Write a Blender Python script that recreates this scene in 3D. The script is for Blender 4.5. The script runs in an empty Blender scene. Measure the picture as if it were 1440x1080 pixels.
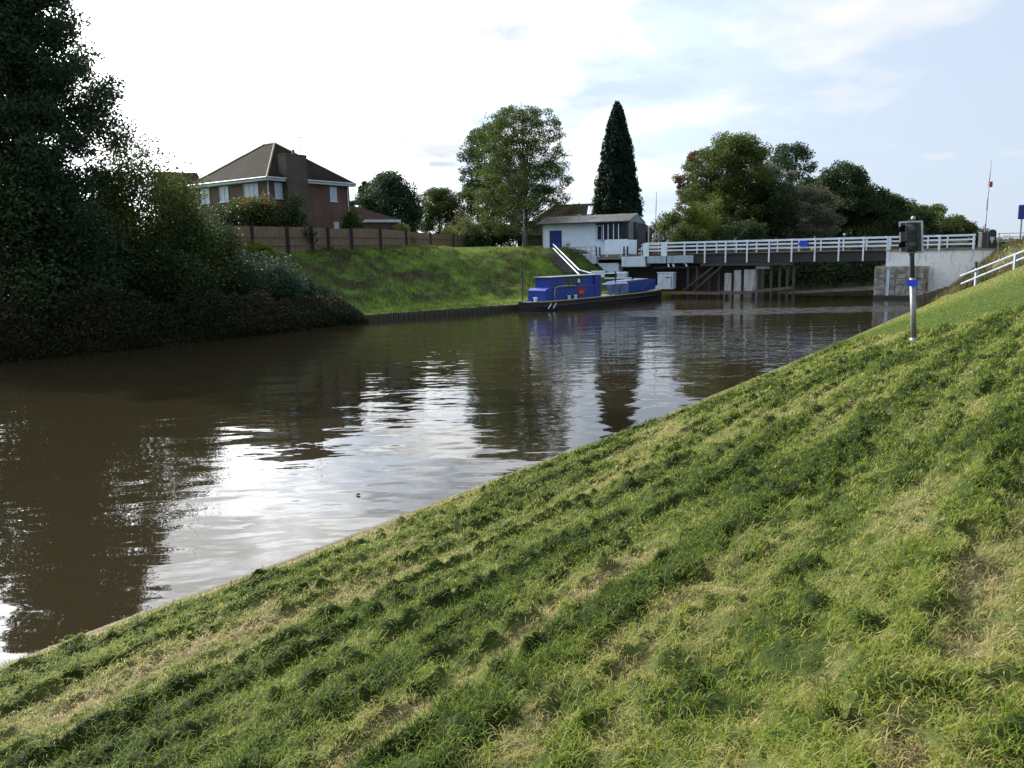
import bpy, math, random
import numpy as np
random.seed(7); RNG=np.random.default_rng(7)
R=math.radians
C=bpy.context.scene.collection
sc=bpy.context.scene
# ------------------------------------------------------------------ camera
F=1120.; EYE=4.2; PITCH=math.atan(183/1120.); ROLL=0.022
fw=np.array([0,math.cos(PITCH),-math.sin(PITCH)]); up0=np.array([0,math.sin(PITCH),math.cos(PITCH)]); rt0=np.array([1.,0,0])
rt=rt0*math.cos(ROLL)-up0*math.sin(ROLL); up=up0*math.cos(ROLL)+rt0*math.sin(ROLL)
def ray(x,y): return fw+rt*(x-720)/F-up*(y-540)/F
def P(x,y,Y):
    d=ray(x,y); return np.array([0,0,EYE])+d*(Y/d[1])
def W(x,y,z=0.):
    d=ray(x,y); return np.array([0,0,EYE])+d*((z-EYE)/d[2])
def online(x,y,o,d):
    """distance t along the ground line o+t*d seen in direction x,y"""
    r=ray(x,y); k=r[0]/r[1]
    return (k*o[1]-o[0])/(d[0]-k*d[1])
cd=bpy.data.cameras.new('camera'); cam=bpy.data.objects.new('camera',cd); C.objects.link(cam)
cd.sensor_width=36; cd.lens=36*F/1440; cd.clip_end=3000; cd.clip_start=.05
from mathutils import Matrix, Vector
M=Matrix(((rt[0],up[0],-fw[0],0),(rt[1],up[1],-fw[1],0),(rt[2],up[2],-fw[2],EYE),(0,0,0,1)))
cam.matrix_world=M; sc.camera=cam

# ------------------------------------------------------------------ noise
def _hash(ix,iy,seed):
    h=(ix.astype(np.int64)*374761393+iy.astype(np.int64)*668265263+seed*1442695041)&0x7fffffff
    h=((h^(h>>13))*1274126177)&0x7fffffff
    h=h^(h>>16)
    return (h&0xffff)/65535.
def vnoise(x,y,seed=0):
    x=np.asarray(x,float);y=np.asarray(y,float)
    ix=np.floor(x);iy=np.floor(y);fx=x-ix;fy=y-iy
    fx=fx*fx*(3-2*fx);fy=fy*fy*(3-2*fy)
    a=_hash(ix,iy,seed);b=_hash(ix+1,iy,seed);c=_hash(ix,iy+1,seed);d=_hash(ix+1,iy+1,seed)
    return a+(b-a)*fx+(c-a)*fy+(a-b-c+d)*fx*fy
def fbm(x,y,o=4,seed=0):
    s=0;a=.5;t=0
    for i in range(o):
        s=s+a*vnoise(x*2**i,y*2**i,seed+i*17);t+=a;a*=.5
    return s/t
def sstep(a,b,x):
    t=np.clip((x-a)/(b-a),0,1);return t*t*(3-2*t)

# ------------------------------------------------------------------ materials
def newmat(name):
    m=bpy.data.materials.new(name); m.use_nodes=True
    nt=m.node_tree; b=nt.nodes['Principled BSDF']
    return m,nt,b
def N(nt,t,**k):
    n=nt.nodes.new(t)
    for a,v in k.items(): setattr(n,a,v)
    return n
def ramp(nt,stops,fac=None):
    r=N(nt,'ShaderNodeValToRGB'); e=r.color_ramp.elements
    while len(e)<len(stops): e.new(.5)
    for i,(p,c) in enumerate(stops):
        e[i].position=p; e[i].color=(c[0],c[1],c[2],1)
    if fac is not None: nt.links.new(fac,r.inputs['Fac'])
    return r
def noise(nt,scale,detail=4,vec=None,rough=.55,typ='Object'):
    n=N(nt,'ShaderNodeTexNoise'); n.inputs['Scale'].default_value=scale; n.inputs['Detail'].default_value=detail; n.inputs['Roughness'].default_value=rough
    if vec is None:
        tc=N(nt,'ShaderNodeTexCoord'); vec=tc.outputs[typ]
    nt.links.new(vec,n.inputs['Vector'])
    return n
def mat(name,c1,c2=None,scale=3,rough=.6,metal=0,bump=0,bscale=30,stretch=None,spec=.5):
    m,nt,b=newmat(name)
    b.inputs['Roughness'].default_value=rough; b.inputs['Metallic'].default_value=metal
    b.inputs['Specular IOR Level'].default_value=spec
    tc=N(nt,'ShaderNodeTexCoord'); vec=tc.outputs['Object']
    if stretch:
        mp=N(nt,'ShaderNodeMapping'); mp.inputs['Scale'].default_value=stretch; nt.links.new(vec,mp.inputs['Vector']); vec=mp.outputs['Vector']
    if c2 is None: c2=tuple(x*.75 for x in c1)
    n=noise(nt,scale,6,vec,.65)
    r=ramp(nt,[(.3,c2),(.62,c1)],n.outputs['Fac']); nt.links.new(r.outputs['Color'],b.inputs['Base Color'])
    if bump:
        n2=noise(nt,bscale,4,vec); bp=N(nt,'ShaderNodeBump'); bp.inputs['Strength'].default_value=bump; bp.inputs['Distance'].default_value=.02
        nt.links.new(n2.outputs['Fac'],bp.inputs['Height']); nt.links.new(bp.outputs['Normal'],b.inputs['Normal'])
    return m
def stained(name,c1,stain,amt=(.45,.7),rough=.7):
    """paint with vertical weather streaks"""
    m,nt,b=newmat(name); b.inputs['Roughness'].default_value=rough
    tc=N(nt,'ShaderNodeTexCoord'); mp=N(nt,'ShaderNodeMapping'); mp.inputs['Scale'].default_value=(2.2,2.2,.35); nt.links.new(tc.outputs['Object'],mp.inputs['Vector'])
    n=noise(nt,1.6,7,mp.outputs['Vector'],.7)
    r=ramp(nt,[(amt[0],c1),(amt[1],stain)],n.outputs['Fac'])
    n2=noise(nt,14,5,tc.outputs['Object']); r2=ramp(nt,[(.35,(.75,.75,.75)),(.6,(1,1,1))],n2.outputs['Fac'])
    mx=N(nt,'ShaderNodeMix',data_type='RGBA',blend_type='MULTIPLY'); mx.inputs['Factor'].default_value=1
    nt.links.new(r.outputs['Color'],mx.inputs[6]); nt.links.new(r2.outputs['Color'],mx.inputs[7]); nt.links.new(mx.outputs[2],b.inputs['Base Color'])
    return m
def brickmat(name,c1,c2,mortar):
    m,nt,b=newmat(name); b.inputs['Roughness'].default_value=.85
    tc=N(nt,'ShaderNodeTexCoord'); s=N(nt,'ShaderNodeSeparateXYZ'); nt.links.new(tc.outputs['Object'],s.inputs[0])
    a=N(nt,'ShaderNodeMath',operation='ADD'); nt.links.new(s.outputs[0],a.inputs[0]); nt.links.new(s.outputs[1],a.inputs[1])
    c=N(nt,'ShaderNodeCombineXYZ'); nt.links.new(a.outputs[0],c.inputs[0]); nt.links.new(s.outputs[2],c.inputs[1])
    k=N(nt,'ShaderNodeTexBrick'); nt.links.new(c.outputs[0],k.inputs['Vector'])
    k.inputs['Color1'].default_value=(*c1,1);k.inputs['Color2'].default_value=(*c2,1);k.inputs['Mortar'].default_value=(*mortar,1)
    k.inputs['Scale'].default_value=1;k.inputs['Mortar Size'].default_value=.01;k.inputs['Brick Width'].default_value=.225;k.inputs['Row Height'].default_value=.075
    n=noise(nt,.9,5); r=ramp(nt,[(.3,(.65,.65,.65)),(.65,(1.1,1.1,1.1))],n.outputs['Fac'])
    mx=N(nt,'ShaderNodeMix',data_type='RGBA',blend_type='MULTIPLY'); mx.inputs['Factor'].default_value=1
    nt.links.new(k.outputs['Color'],mx.inputs[6]); nt.links.new(r.outputs['Color'],mx.inputs[7]); nt.links.new(mx.outputs[2],b.inputs['Base Color'])
    return m
def tilemat(name,c1,c2,moss,row=.3):
    m,nt,b=newmat(name); b.inputs['Roughness'].default_value=.9; b.inputs['Specular IOR Level'].default_value=.1
    tc=N(nt,'ShaderNodeTexCoord')
    s=N(nt,'ShaderNodeSeparateXYZ'); nt.links.new(tc.outputs['Object'],s.inputs[0])
    w=N(nt,'ShaderNodeMath',operation='FRACT'); d=N(nt,'ShaderNodeMath',operation='DIVIDE'); d.inputs[1].default_value=row*.6
    nt.links.new(s.outputs[2],d.inputs[0]); nt.links.new(d.outputs[0],w.inputs[0])
    n=noise(nt,.7,7,None,.7); r=ramp(nt,[(.38,c1),(.5,c2),(.62,moss)],n.outputs['Fac'])
    n2=noise(nt,7,4); r2=ramp(nt,[(.3,(.6,.6,.6)),(.7,(1.2,1.2,1.2))],n2.outputs['Fac'])
    mx=N(nt,'ShaderNodeMix',data_type='RGBA',blend_type='MULTIPLY'); mx.inputs['Factor'].default_value=1
    nt.links.new(r.outputs['Color'],mx.inputs[6]); nt.links.new(r2.outputs['Color'],mx.inputs[7]); nt.links.new(mx.outputs[2],b.inputs['Base Color'])
    bp=N(nt,'ShaderNodeBump'); bp.inputs['Strength'].default_value=.7; bp.inputs['Distance'].default_value=.05
    nt.links.new(w.outputs[0],bp.inputs['Height']); nt.links.new(bp.outputs['Normal'],b.inputs['Normal'])
    return m
def leafmat(name,cols,transl=.35,rough=.55,attr='v'):
    """cols: stops along the per-leaf value"""
    m,nt,b=newmat(name); b.inputs['Roughness'].default_value=rough; b.inputs['Specular IOR Level'].default_value=.12
    at=N(nt,'ShaderNodeAttribute'); at.attribute_name=attr
    r=ramp(nt,cols,at.outputs['Fac'])
    nt.links.new(r.outputs['Color'],b.inputs['Base Color'])
    tr=N(nt,'ShaderNodeBsdfTranslucent'); hs=N(nt,'ShaderNodeHueSaturation'); hs.inputs['Value'].default_value=1.5; hs.inputs['Hue'].default_value=.485
    nt.links.new(r.outputs['Color'],hs.inputs['Color']); nt.links.new(hs.outputs['Color'],tr.inputs['Color'])
    mx=N(nt,'ShaderNodeMixShader'); mx.inputs[0].default_value=transl
    nt.links.new(b.outputs[0],mx.inputs[1]); nt.links.new(tr.outputs[0],mx.inputs[2])
    nt.links.new(mx.outputs[0],nt.nodes['Material Output'].inputs['Surface'])
    return m
def glassmat(name,c=(.02,.025,.03)):
    m,nt,b=newmat(name); b.inputs['Base Color'].default_value=(*c,1); b.inputs['Roughness'].default_value=.05
    n=noise(nt,3,2); r=ramp(nt,[(.3,c),(.7,tuple(x*1.8 for x in c))],n.outputs['Fac']); nt.links.new(r.outputs['Color'],b.inputs['Base Color'])
    return m

MT=dict(
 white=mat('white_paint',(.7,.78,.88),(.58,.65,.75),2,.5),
 whitehut=mat('white_render',(.72,.81,.93),(.63,.72,.85),1.2,.7,bump=.2),  # white wall; the blue of the skylight is mixed into its colour
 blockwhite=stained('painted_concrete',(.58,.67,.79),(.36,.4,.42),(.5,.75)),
 bluegrey=stained('bluegrey_panel',(.36,.43,.53),(.2,.24,.29),(.5,.7)),
 dwhite=stained('weathered_white_wall',(.8,.82,.84),(.24,.24,.22),(.56,.72)),
 stone=mat('old_stone',(.34,.33,.31),(.07,.065,.055),1.8,.9,bump=.6,bscale=5),
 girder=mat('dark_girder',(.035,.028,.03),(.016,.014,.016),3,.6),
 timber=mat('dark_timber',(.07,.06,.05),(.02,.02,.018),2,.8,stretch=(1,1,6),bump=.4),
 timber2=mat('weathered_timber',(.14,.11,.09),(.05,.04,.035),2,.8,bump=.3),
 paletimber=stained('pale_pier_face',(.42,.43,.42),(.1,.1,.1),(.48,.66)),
 blue=stained('boat_blue',(.012,.045,.3),(.03,.045,.13),(.5,.8),.5),
 bluedark=mat('boat_blue_deeper',(.018,.04,.27),(.01,.03,.2),1.5,.45),
 bluefade=mat('boat_faded_blue',(.12,.17,.3),(.05,.09,.22),1.5,.5),
 doorblue=mat('door_blue',(.012,.02,.2),(.008,.015,.15),2,.5),
 hull=mat('hull_black',(.012,.014,.018),(.03,.028,.026),1.2,.35,stretch=(.5,.5,3)),
 gunwale=mat('gunwale_ochre',(.4,.36,.14),(.2,.18,.09),3,.6),
 deckgrey=mat('deck_grey',(.2,.22,.25),(.1,.11,.12),2,.6),
 red=mat('red_paint',(.2,.07,.06),(.14,.05,.045),3,.5),
 black=mat('black_plastic',(.012,.012,.014),(.02,.02,.022),5,.4),
 lens=mat('dark_lens',(.02,.025,.02),(.012,.01,.01),5,.12),
 steel=mat('galvanised',(.25,.26,.26),(.17,.17,.17),8,.45,metal=.5),
 alu=mat('grey_backing_frame',(.45,.47,.5),(.33,.35,.37),6,.45),
 backboard=mat('backing_board',(.05,.055,.065),(.03,.033,.04),4,.45),
 bluesign=mat('blue_sign',(.01,.06,.6),(.01,.05,.5),5,.4),
 brick=brickmat('red_brick',(.105,.042,.03),(.075,.033,.025),(.1,.085,.07)),
 brickdark=brickmat('brown_brick',(.09,.04,.03),(.06,.03,.022),(.08,.07,.06)),
 chimbrick=brickmat('chimney_brick',(.075,.055,.045),(.055,.042,.035),(.07,.065,.055)),
 tile=tilemat('mossy_tiles',(.010,.008,.007),(.015,.011,.008),(.022,.023,.007)),
 tilebrown=tilemat('brown_tiles',(.06,.036,.027),(.045,.028,.022),(.07,.045,.03)),
 ridge=mat('ridge_tiles',(.2,.17,.09),(.1,.09,.05),3,.8),
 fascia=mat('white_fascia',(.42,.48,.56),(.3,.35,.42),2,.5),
 glass=glassmat('window_glass'), glass2=glassmat('net_curtain_glass',(.34,.4,.48)),
 curtain=mat('net_curtain',(.42,.5,.6),(.2,.27,.36),7,.5,stretch=(4,4,.3)),
 fence=mat('fence_boards',(.2,.14,.085),(.09,.065,.042),2.5,.85,stretch=(5,5,.5),bump=.5),
 fencepost=mat('fence_post',(.025,.02,.018),(.012,.011,.01),4,.8),
 bark=mat('bark',(.07,.055,.04),(.025,.02,.016),3,.9,stretch=(3,3,.5),bump=.6),
 barkgrey=mat('grey_bark',(.13,.12,.1),(.05,.045,.04),3,.9,stretch=(3,3,.5),bump=.6),
 sheet=None, felt=mat('roof_underside',(.03,.03,.035),None,3,.7),
 concrete=mat('concrete',(.22,.2,.17),(.09,.085,.07),1.5,.85,bump=.3),
 darkstep=mat('dark_step',(.07,.065,.05),(.03,.03,.022),2,.9),
 kerb=mat('muddy_kerb',(.095,.08,.058),(.04,.034,.025),3.5,.9,bump=.6,bscale=12),
 tarmac=mat('tarmac',(.055,.055,.055),None,6,.85),
 rust=mat('rusty_rail',(.2,.1,.05),(.08,.05,.035),3,.8),
 redwhite=None)
# corrugated roof sheets
def corr(name,c1,c2,axis=0,per=.35):
    m,nt,b=newmat(name); b.inputs['Roughness'].default_value=.55
    tc=N(nt,'ShaderNodeTexCoord'); s=N(nt,'ShaderNodeSeparateXYZ'); nt.links.new(tc.outputs['Object'],s.inputs[0])
    d=N(nt,'ShaderNodeMath',operation='DIVIDE'); d.inputs[1].default_value=per; nt.links.new(s.outputs[axis],d.inputs[0])
    w=N(nt,'ShaderNodeMath',operation='PINGPONG'); w.inputs[1].default_value=.5; nt.links.new(d.outputs[0],w.inputs[0])
    n=noise(nt,1.1,6); r=ramp(nt,[(.35,c2),(.62,c1)],n.outputs['Fac'])
    r2=ramp(nt,[(.0,(.55,.55,.55)),(.12,(1,1,1))],w.outputs[0])
    mx=N(nt,'ShaderNodeMix',data_type='RGBA',blend_type='MULTIPLY'); mx.inputs['Factor'].default_value=1
    nt.links.new(r.outputs['Color'],mx.inputs[6]); nt.links.new(r2.outputs['Color'],mx.inputs[7]); nt.links.new(mx.outputs[2],b.inputs['Base Color'])
    bp=N(nt,'ShaderNodeBump'); bp.inputs['Strength'].default_value=.8; bp.inputs['Distance'].default_value=.03
    nt.links.new(w.outputs[0],bp.inputs['Height']); nt.links.new(bp.outputs['Normal'],b.inputs['Normal'])
    return m
MT['sheet']=corr('roof_sheeting',(.19,.175,.155),(.06,.056,.052))
MT['clad']=corr('grey_cladding',(.2,.25,.33),(.14,.18,.25),1,.3)

# ------------------------------------------------------------------ mesh helpers
class MB:
    def __init__(s): s.v=[];s.f=[]
    def add(s,vs,fs):
        o=len(s.v); s.v+= [tuple(map(float,q)) for q in vs]; s.f+=[tuple(i+o for i in f) for f in fs]; return s
    def box(s,x0,x1,y0,y1,z0,z1):
        return s.add([(x0,y0,z0),(x1,y0,z0),(x1,y1,z0),(x0,y1,z0),(x0,y0,z1),(x1,y0,z1),(x1,y1,z1),(x0,y1,z1)],
          [(0,3,2,1),(4,5,6,7),(0,1,5,4),(1,2,6,5),(2,3,7,6),(3,0,4,7)])
    def beam(s,a,b,w,h=None,up_=(0,0,1)):
        h=h or w; a=Vector(a);b=Vector(b);d=(b-a).normalized();u=Vector(up_)
        if abs(d.dot(u))>.98: u=Vector((0,1,0))
        r=d.cross(u).normalized();u=r.cross(d)
        vs=[]
        for q in(a,b):
            for i,j in((-1,-1),(1,-1),(1,1),(-1,1)): vs.append(q+r*i*w/2+u*j*h/2)
        return s.add(vs,[(0,1,2,3),(7,6,5,4),(0,4,5,1),(1,5,6,2),(2,6,7,3),(3,7,4,0)])
    def tube(s,pts,rad,n=8,cap=True):
        pts=[Vector(q) for q in pts]; rad=rad if hasattr(rad,'__len__') else [rad]*len(pts)
        vs=[];fs=[]
        u=None
        for i,q in enumerate(pts):
            d=(pts[min(i+1,len(pts)-1)]-pts[max(i-1,0)]).normalized()
            if u is None: u=d.orthogonal().normalized()
            u=(u-d*u.dot(d)).normalized(); w=d.cross(u)
            for k in range(n):
                a=2*math.pi*k/n; vs.append(q+(u*math.cos(a)+w*math.sin(a))*rad[i])
        for i in range(len(pts)-1):
            for k in range(n):
                a=i*n+k;b=i*n+(k+1)%n; fs.append((a,b,b+n,a+n))
        if cap: fs.append(tuple(range(n-1,-1,-1))); fs.append(tuple(len(vs)-n+k for k in range(n)))
        return s.add(vs,fs)
    def prism(s,poly,axis,a,b):
        """poly 2D list extruded along axis (0,1,2) from a to b"""
        def mk(p,t):
            q=[p[0],p[1]]; q.insert(axis,t); return tuple(q)
        n=len(poly); vs=[mk(p,a) for p in poly]+[mk(p,b) for p in poly]
        return s.add(vs,[tuple(range(n)),tuple(range(2*n-1,n-1,-1))]+[(i,i+n,(i+1)%n+n,(i+1)%n) for i in range(n)])
    def ball(s,c,r,n=10):
        vs=[];fs=[]
        for i in range(1,n):
            t=math.pi*i/n
            for k in range(n): vs.append((c[0]+r*math.sin(t)*math.cos(2*math.pi*k/n),c[1]+r*math.sin(t)*math.sin(2*math.pi*k/n),c[2]+r*math.cos(t)))
        vs+=[(c[0],c[1],c[2]+r),(c[0],c[1],c[2]-r)]
        for i in range(n-2):
            for k in range(n): a=i*n+k;b=i*n+(k+1)%n; fs.append((a,a+n,b+n,b))
        T=len(vs)-2
        for k in range(n): fs.append((T,k,(k+1)%n)); fs.append((T+1,(n-2)*n+(k+1)%n,(n-2)*n+k))
        return s.add(vs,fs)
    def build(s,name,m,parent=None,smooth=False,bevel=0):
        me=bpy.data.meshes.new(name); me.from_pydata(s.v,[],s.f); me.materials.append(m)
        import bmesh
        bm=bmesh.new(); bm.from_mesh(me); bmesh.ops.recalc_face_normals(bm,faces=bm.faces); bm.to_mesh(me); bm.free()
        if smooth: me.polygons.foreach_set('use_smooth',[True]*len(me.polygons))
        o=bpy.data.objects.new(name,me); C.objects.link(o)
        if parent: o.parent=parent
        if bevel:
            b=o.modifiers.new('bevel','BEVEL'); b.width=bevel; b.segments=2; b.limit_method='ANGLE'
        return o
def empty(name,loc,rz=0,label=None,cat=None,group=None,kind=None):
    o=bpy.data.objects.new(name,None); o.empty_display_size=.2; C.objects.link(o); o.location=tuple(map(float,loc)); o.rotation_euler=(0,0,rz)
    return tag(o,label,cat,group,kind)
def tag(o,label=None,cat=None,group=None,kind=None):
    if label:o['label']=label
    if cat:o['category']=cat
    if group:o['group']=group
    if kind:o['kind']=kind
    return o
def np_mesh(name,verts,faces,m,parent=None,attr=None,smooth=False,loops=None,starts=None,attrname='v'):
    """verts (n,3), faces (k,4) or explicit loops/starts"""
    me=bpy.data.meshes.new(name); verts=np.asarray(verts,np.float32)
    if loops is None:
        k=faces.shape[1]; loops=faces.reshape(-1); starts=np.arange(len(faces))*k
    me.vertices.add(len(verts)); me.vertices.foreach_set('co',verts.ravel())
    me.loops.add(len(loops)); me.loops.foreach_set('vertex_index',loops.astype(np.int32))
    me.polygons.add(len(starts)); me.polygons.foreach_set('loop_start',starts.astype(np.int32))
    me.update(calc_edges=True)
    if smooth: me.polygons.foreach_set('use_smooth',np.ones(len(starts),bool))
    if attr is not None:
        a=me.attributes.new(attrname,'FLOAT','POINT' if len(attr)==len(verts) else 'FACE'); a.data.foreach_set('value',attr.astype(np.float32))
    me.materials.append(m)
    o=bpy.data.objects.new(name,me); C.objects.link(o)
    if parent:o.parent=parent
    return o

# ------------------------------------------------------------------ banks
def catmull(pts,step=.5):
    pts=[np.array(p,float) for p in pts]; out=[]
    for i in range(len(pts)-1):
        p0=pts[max(i-1,0)];p1=pts[i];p2=pts[i+1];p3=pts[min(i+2,len(pts)-1)]
        n=max(2,int(np.linalg.norm(p2-p1)/step))
        for k in range(n):
            t=k/n; out.append(.5*((2*p1)+(-p0+p2)*t+(2*p0-5*p1+4*p2-p3)*t*t+(-p0+3*p1-3*p2+p3)*t**3))
    out.append(pts[-1]); return np.array(out)
NE=catmull([(-45,-48),(-24,-20),(-12.5,-4),(-8.6,2.6),(-5.29,7.57),(-2.92,10.57),(0.1,14.6),(3.01,18.42),(5.55,21.87),(11.97,30.87),(18.28,39.89),(23.2,47),(28.6,54.5),(35,63),(46,77),(70,104),(130,170),(260,310)])
FE=catmull([(-110,-75),(-60,-12),(-38,17),(-28,29.5),(-22.8,35.3),(-18.6,40.0),(-14.1,46),(-9.55,52.4),(0.2,60.2),(8,67.6),(13.5,73),(20,77),(27.9,80),(40.5,88.5),(56,103),(90,140),(200,260)])
class Edge:
    def __init__(s,pts,side):
        s.p=pts; seg=np.diff(pts,axis=0); L=np.linalg.norm(seg,axis=1); s.s=np.concatenate([[0],np.cumsum(L)])
        t=np.gradient(pts,axis=0); 
        for _ in range(12): t[1:-1]=(t[:-2]+2*t[1:-1]+t[2:])/4
        t/=np.linalg.norm(t,axis=1)[:,None]; s.n=np.stack([t[:,1],-t[:,0]],1)*side
    def at(s,ss):
        x=np.interp(ss,s.s,s.p[:,0]);y=np.interp(ss,s.s,s.p[:,1]);nx=np.interp(ss,s.s,s.n[:,0]);ny=np.interp(ss,s.s,s.n[:,1])
        return x,y,nx,ny
    def st(s,x,y):
        x=np.atleast_1d(np.asarray(x,float));y=np.atleast_1d(np.asarray(y,float)); S=np.empty(len(x));T=np.empty(len(x))
        for a in range(0,len(x),20000):
            xx=x[a:a+20000,None];yy=y[a:a+20000,None]
            d=(xx-s.p[None,:,0])**2+(yy-s.p[None,:,1])**2; i=d.argmin(1)
            dx=xx[:,0]-s.p[i,0];dy=yy[:,0]-s.p[i,1]
            T[a:a+20000]=dx*s.n[i,0]+dy*s.n[i,1]; S[a:a+20000]=s.s[i]+dx*(-s.n[i,1]*1)*SGN[id(s)]+dy*(s.n[i,0])*SGN[id(s)]
        return S,T
SGN={}
EN=Edge(NE,1); SGN[id(EN)]=1
EF=Edge(FE,-1); SGN[id(EF)]=-1
def sOf(E,x,y): return float(E.st([x],[y])[0][0])
S0=sOf(EN,0,0); SP=sOf(EN,10.17,20); S40=sOf(EN,22,42); S33=sOf(EN,12.9,32.3)
SK1=sOf(EN,25,49.5);SK2=sOf(EN,31,58);SWD=sOf(EN,28.5,53.5)
def near_base(s,t):
    k=.5*sstep(SK1,SK2,s)+.29+.07*sstep(S0,SP,s)+.13*sstep(SP,S40,s)
    crest=4.35+.4*sstep(SP,S40,s)-.85*sstep(SK1+3,SK2,s)
    z=.12+k*t
    # soft minimum with crest
    h=np.clip(.5+.5*(crest-z)/.8,0,1); zz=crest*(1-h)+z*h-.8*h*(1-h)*.5
    return np.where(t<0,.12+t*1.2,zz)
def smoothmask(s,t):
    """1 where the bank beyond the traffic light has short even grass"""
    sb=S33+(SP-S33)*np.clip((t-.3)/5.4,0,1)-.35*np.clip(t-6,0,4)
    return sstep(-.4,.4,s-sb+.8*(fbm(s*.7,t*.7,2,91)-.5))
WR=[(.55,.5,.10),(1.25,1.,.13),(2.2,1.1,.24),(3.0,.9,.14),(3.95,.6,.12),(4.7,1.1,.15),(5.7,.9,.18),(6.75,1.35,.2),(8.1,.9,.2),(9.6,.6,.2),(11.2,.7,.2)]
def windrow(s,t):
    """rows of cuttings left by the mower, parallel to the water"""
    w=0
    for i,(c,a,wd) in enumerate(WR):
        cc=c+.22*(fbm(s*.16,s*0+i,2,500+i)-.5)+.30*(fbm(s*1.9,t*1.5,3,520+i)-.5)
        g=sstep(.25,.5,fbm(s*.35,s*0+3*i,3,540+i)); g=np.maximum(g,.85) if i==7 else g
        w=w+a*g*np.exp(-((t-cc)/(wd*(1.+.5*t*0)))**2)
    q=t+.10*fbm(s*.12,t*.4,2,700)+.05*(fbm(s*2.2,t*3,2,702)-.5); fr=np.abs(((q/.46+.31*np.sin(q*1.9))%1)-.5)*2
    w=w+.75*sstep(.62,.9,fr)*sstep(.38,.56,fbm(s*.5,q*2.2,3,710))
    return np.clip(w,0,1.2)
def near_fields(s,t):
    rows=fbm(s*.10,t*1.6,3,5); lump=fbm(s*7.,t*11.,3,131); cl=fbm(s*1.7,t*4.0,4,11); wr=windrow(s,t)
    heap=wr*sstep(.28,.5,lump)+.6*sstep(.52,.68,cl)*sstep(.4,.58,lump)
    return rows,lump,cl,wr,np.clip(heap,0,1.2)
def near_detail(s,t):
    sm=smoothmask(s,t); rows,lump,cl,wr,heap=near_fields(s,t)
    d=.09*(rows-.5)+.095*heap+.085*(lump-.5)+.06*(vnoise(s*11,t*14,71)-.5)+.045*(vnoise(s*20,t*23,73)-.5)
    big=.08*(fbm(s*.12,t*.3,2,77)-.5)
    fade=sstep(0,.8,t)
    return (d*(1-sm)+.03*(fbm(s*1.5,t*1.5,3,8)-.5)*sm+big)*fade
def near_tone(s,t):
    """0 dark lush .. 1 straw"""
    rows,lump,cl,wr,heap=near_fields(s,t)
    patch=fbm(s*.22,t*.8,4,205); st2=fbm(s*.7,t*1.8,3,301); med=fbm(s*5,t*6,3,401); long_=fbm(s*.06,t*2.6,3,601)
    v=.57+.8*(patch-.5)+.7*(st2-.5)+.5*(med-.5)+.85*(long_-.5)-.46*heap  # heaps: dark green cuttings, deepened further to paint in weak relief shadow
    v=v+.3*np.exp(-np.clip(t,0,9)/.22)
    sm=smoothmask(s,t); far=sstep(13,20,s-SP+.3*t)*sm
    v=v*(1-sm)+sm*(.31+.12*(patch-.5)+.27*far)
    v=np.where(s>SWD-2*t,.75+.5*(st2-.5),v)
    return np.clip(v,0,1)
def near_h(x,y):
    s,t=EN.st(x,y); return near_base(s,t)+near_detail(s,t)
def nonuni(c,lo,hi,d0,g):
    """grid line positions, spacing d0 near c growing with distance"""
    a=[c];x=c
    while x<hi: x+=d0+g*max(0,x-c-3); a.append(x)
    b=[];x=c
    while x>lo: x-=d0+g*max(0,c-x-3); b.append(x)
    return np.array(b[::-1]+a)
def grid_mesh(name,X,Y,Z,m,attr=None):
    n,k=X.shape; v=np.stack([X,Y,Z],-1).reshape(-1,3)
    i=np.arange(n*k).reshape(n,k); f=np.stack([i[:-1,:-1],i[1:,:-1],i[1:,1:],i[:-1,1:]],-1).reshape(-1,4)
    return np_mesh(name,v,f,m,attr=attr.reshape(-1) if attr is not None else None,smooth=True)

def groundmat(name,stops,nscale=9):
    m,nt,b=newmat(name); b.inputs['Roughness'].default_value=.9; b.inputs['Specular IOR Level'].default_value=.15
    at=N(nt,'ShaderNodeAttribute'); at.attribute_name='v'
    n=noise(nt,nscale,6,None,.7); n2=noise(nt,.9,4,None,.6)
    a=N(nt,'ShaderNodeMath',operation='MULTIPLY_ADD'); a.inputs[1].default_value=.7; a.inputs[2].default_value=-.35; nt.links.new(n.outputs['Fac'],a.inputs[0])
    a2=N(nt,'ShaderNodeMath',operation='MULTIPLY_ADD'); a2.inputs[1].default_value=.5; a2.inputs[2].default_value=-.25; nt.links.new(n2.outputs['Fac'],a2.inputs[0])
    s1=N(nt,'ShaderNodeMath',operation='ADD'); nt.links.new(at.outputs['Fac'],s1.inputs[0]); nt.links.new(a.outputs[0],s1.inputs[1])
    s2=N(nt,'ShaderNodeMath',operation='ADD'); nt.links.new(s1.outputs[0],s2.inputs[0]); nt.links.new(a2.outputs[0],s2.inputs[1])
    r=ramp(nt,stops,s2.outputs[0]); nt.links.new(r.outputs['Color'],b.inputs['Base Color'])
    bp=N(nt,'ShaderNodeBump'); bp.inputs['Strength'].default_value=.8; bp.inputs['Distance'].default_value=.06; nt.links.new(n.outputs['Fac'],bp.inputs['Height']); nt.links.new(bp.outputs['Normal'],b.inputs['Normal'])
    return m
GR=[(0,(.022,.035,.008)),(.3,(.045,.07,.012)),(.55,(.09,.12,.028)),(.8,(.17,.17,.07)),(1,(.27,.22,.12))]
MT['near']=groundmat('mown_bank_soil',[(p,tuple(x*.75 for x in c)) for p,c in GR],14)
MT['farg']=groundmat('far_bank_turf',[(0,(.035,.03,.016)),(.25,(.045,.05,.018)),(.5,(.075,.14,.02)),(.75,(.13,.22,.025)),(1,(.2,.22,.07))],5)

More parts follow.
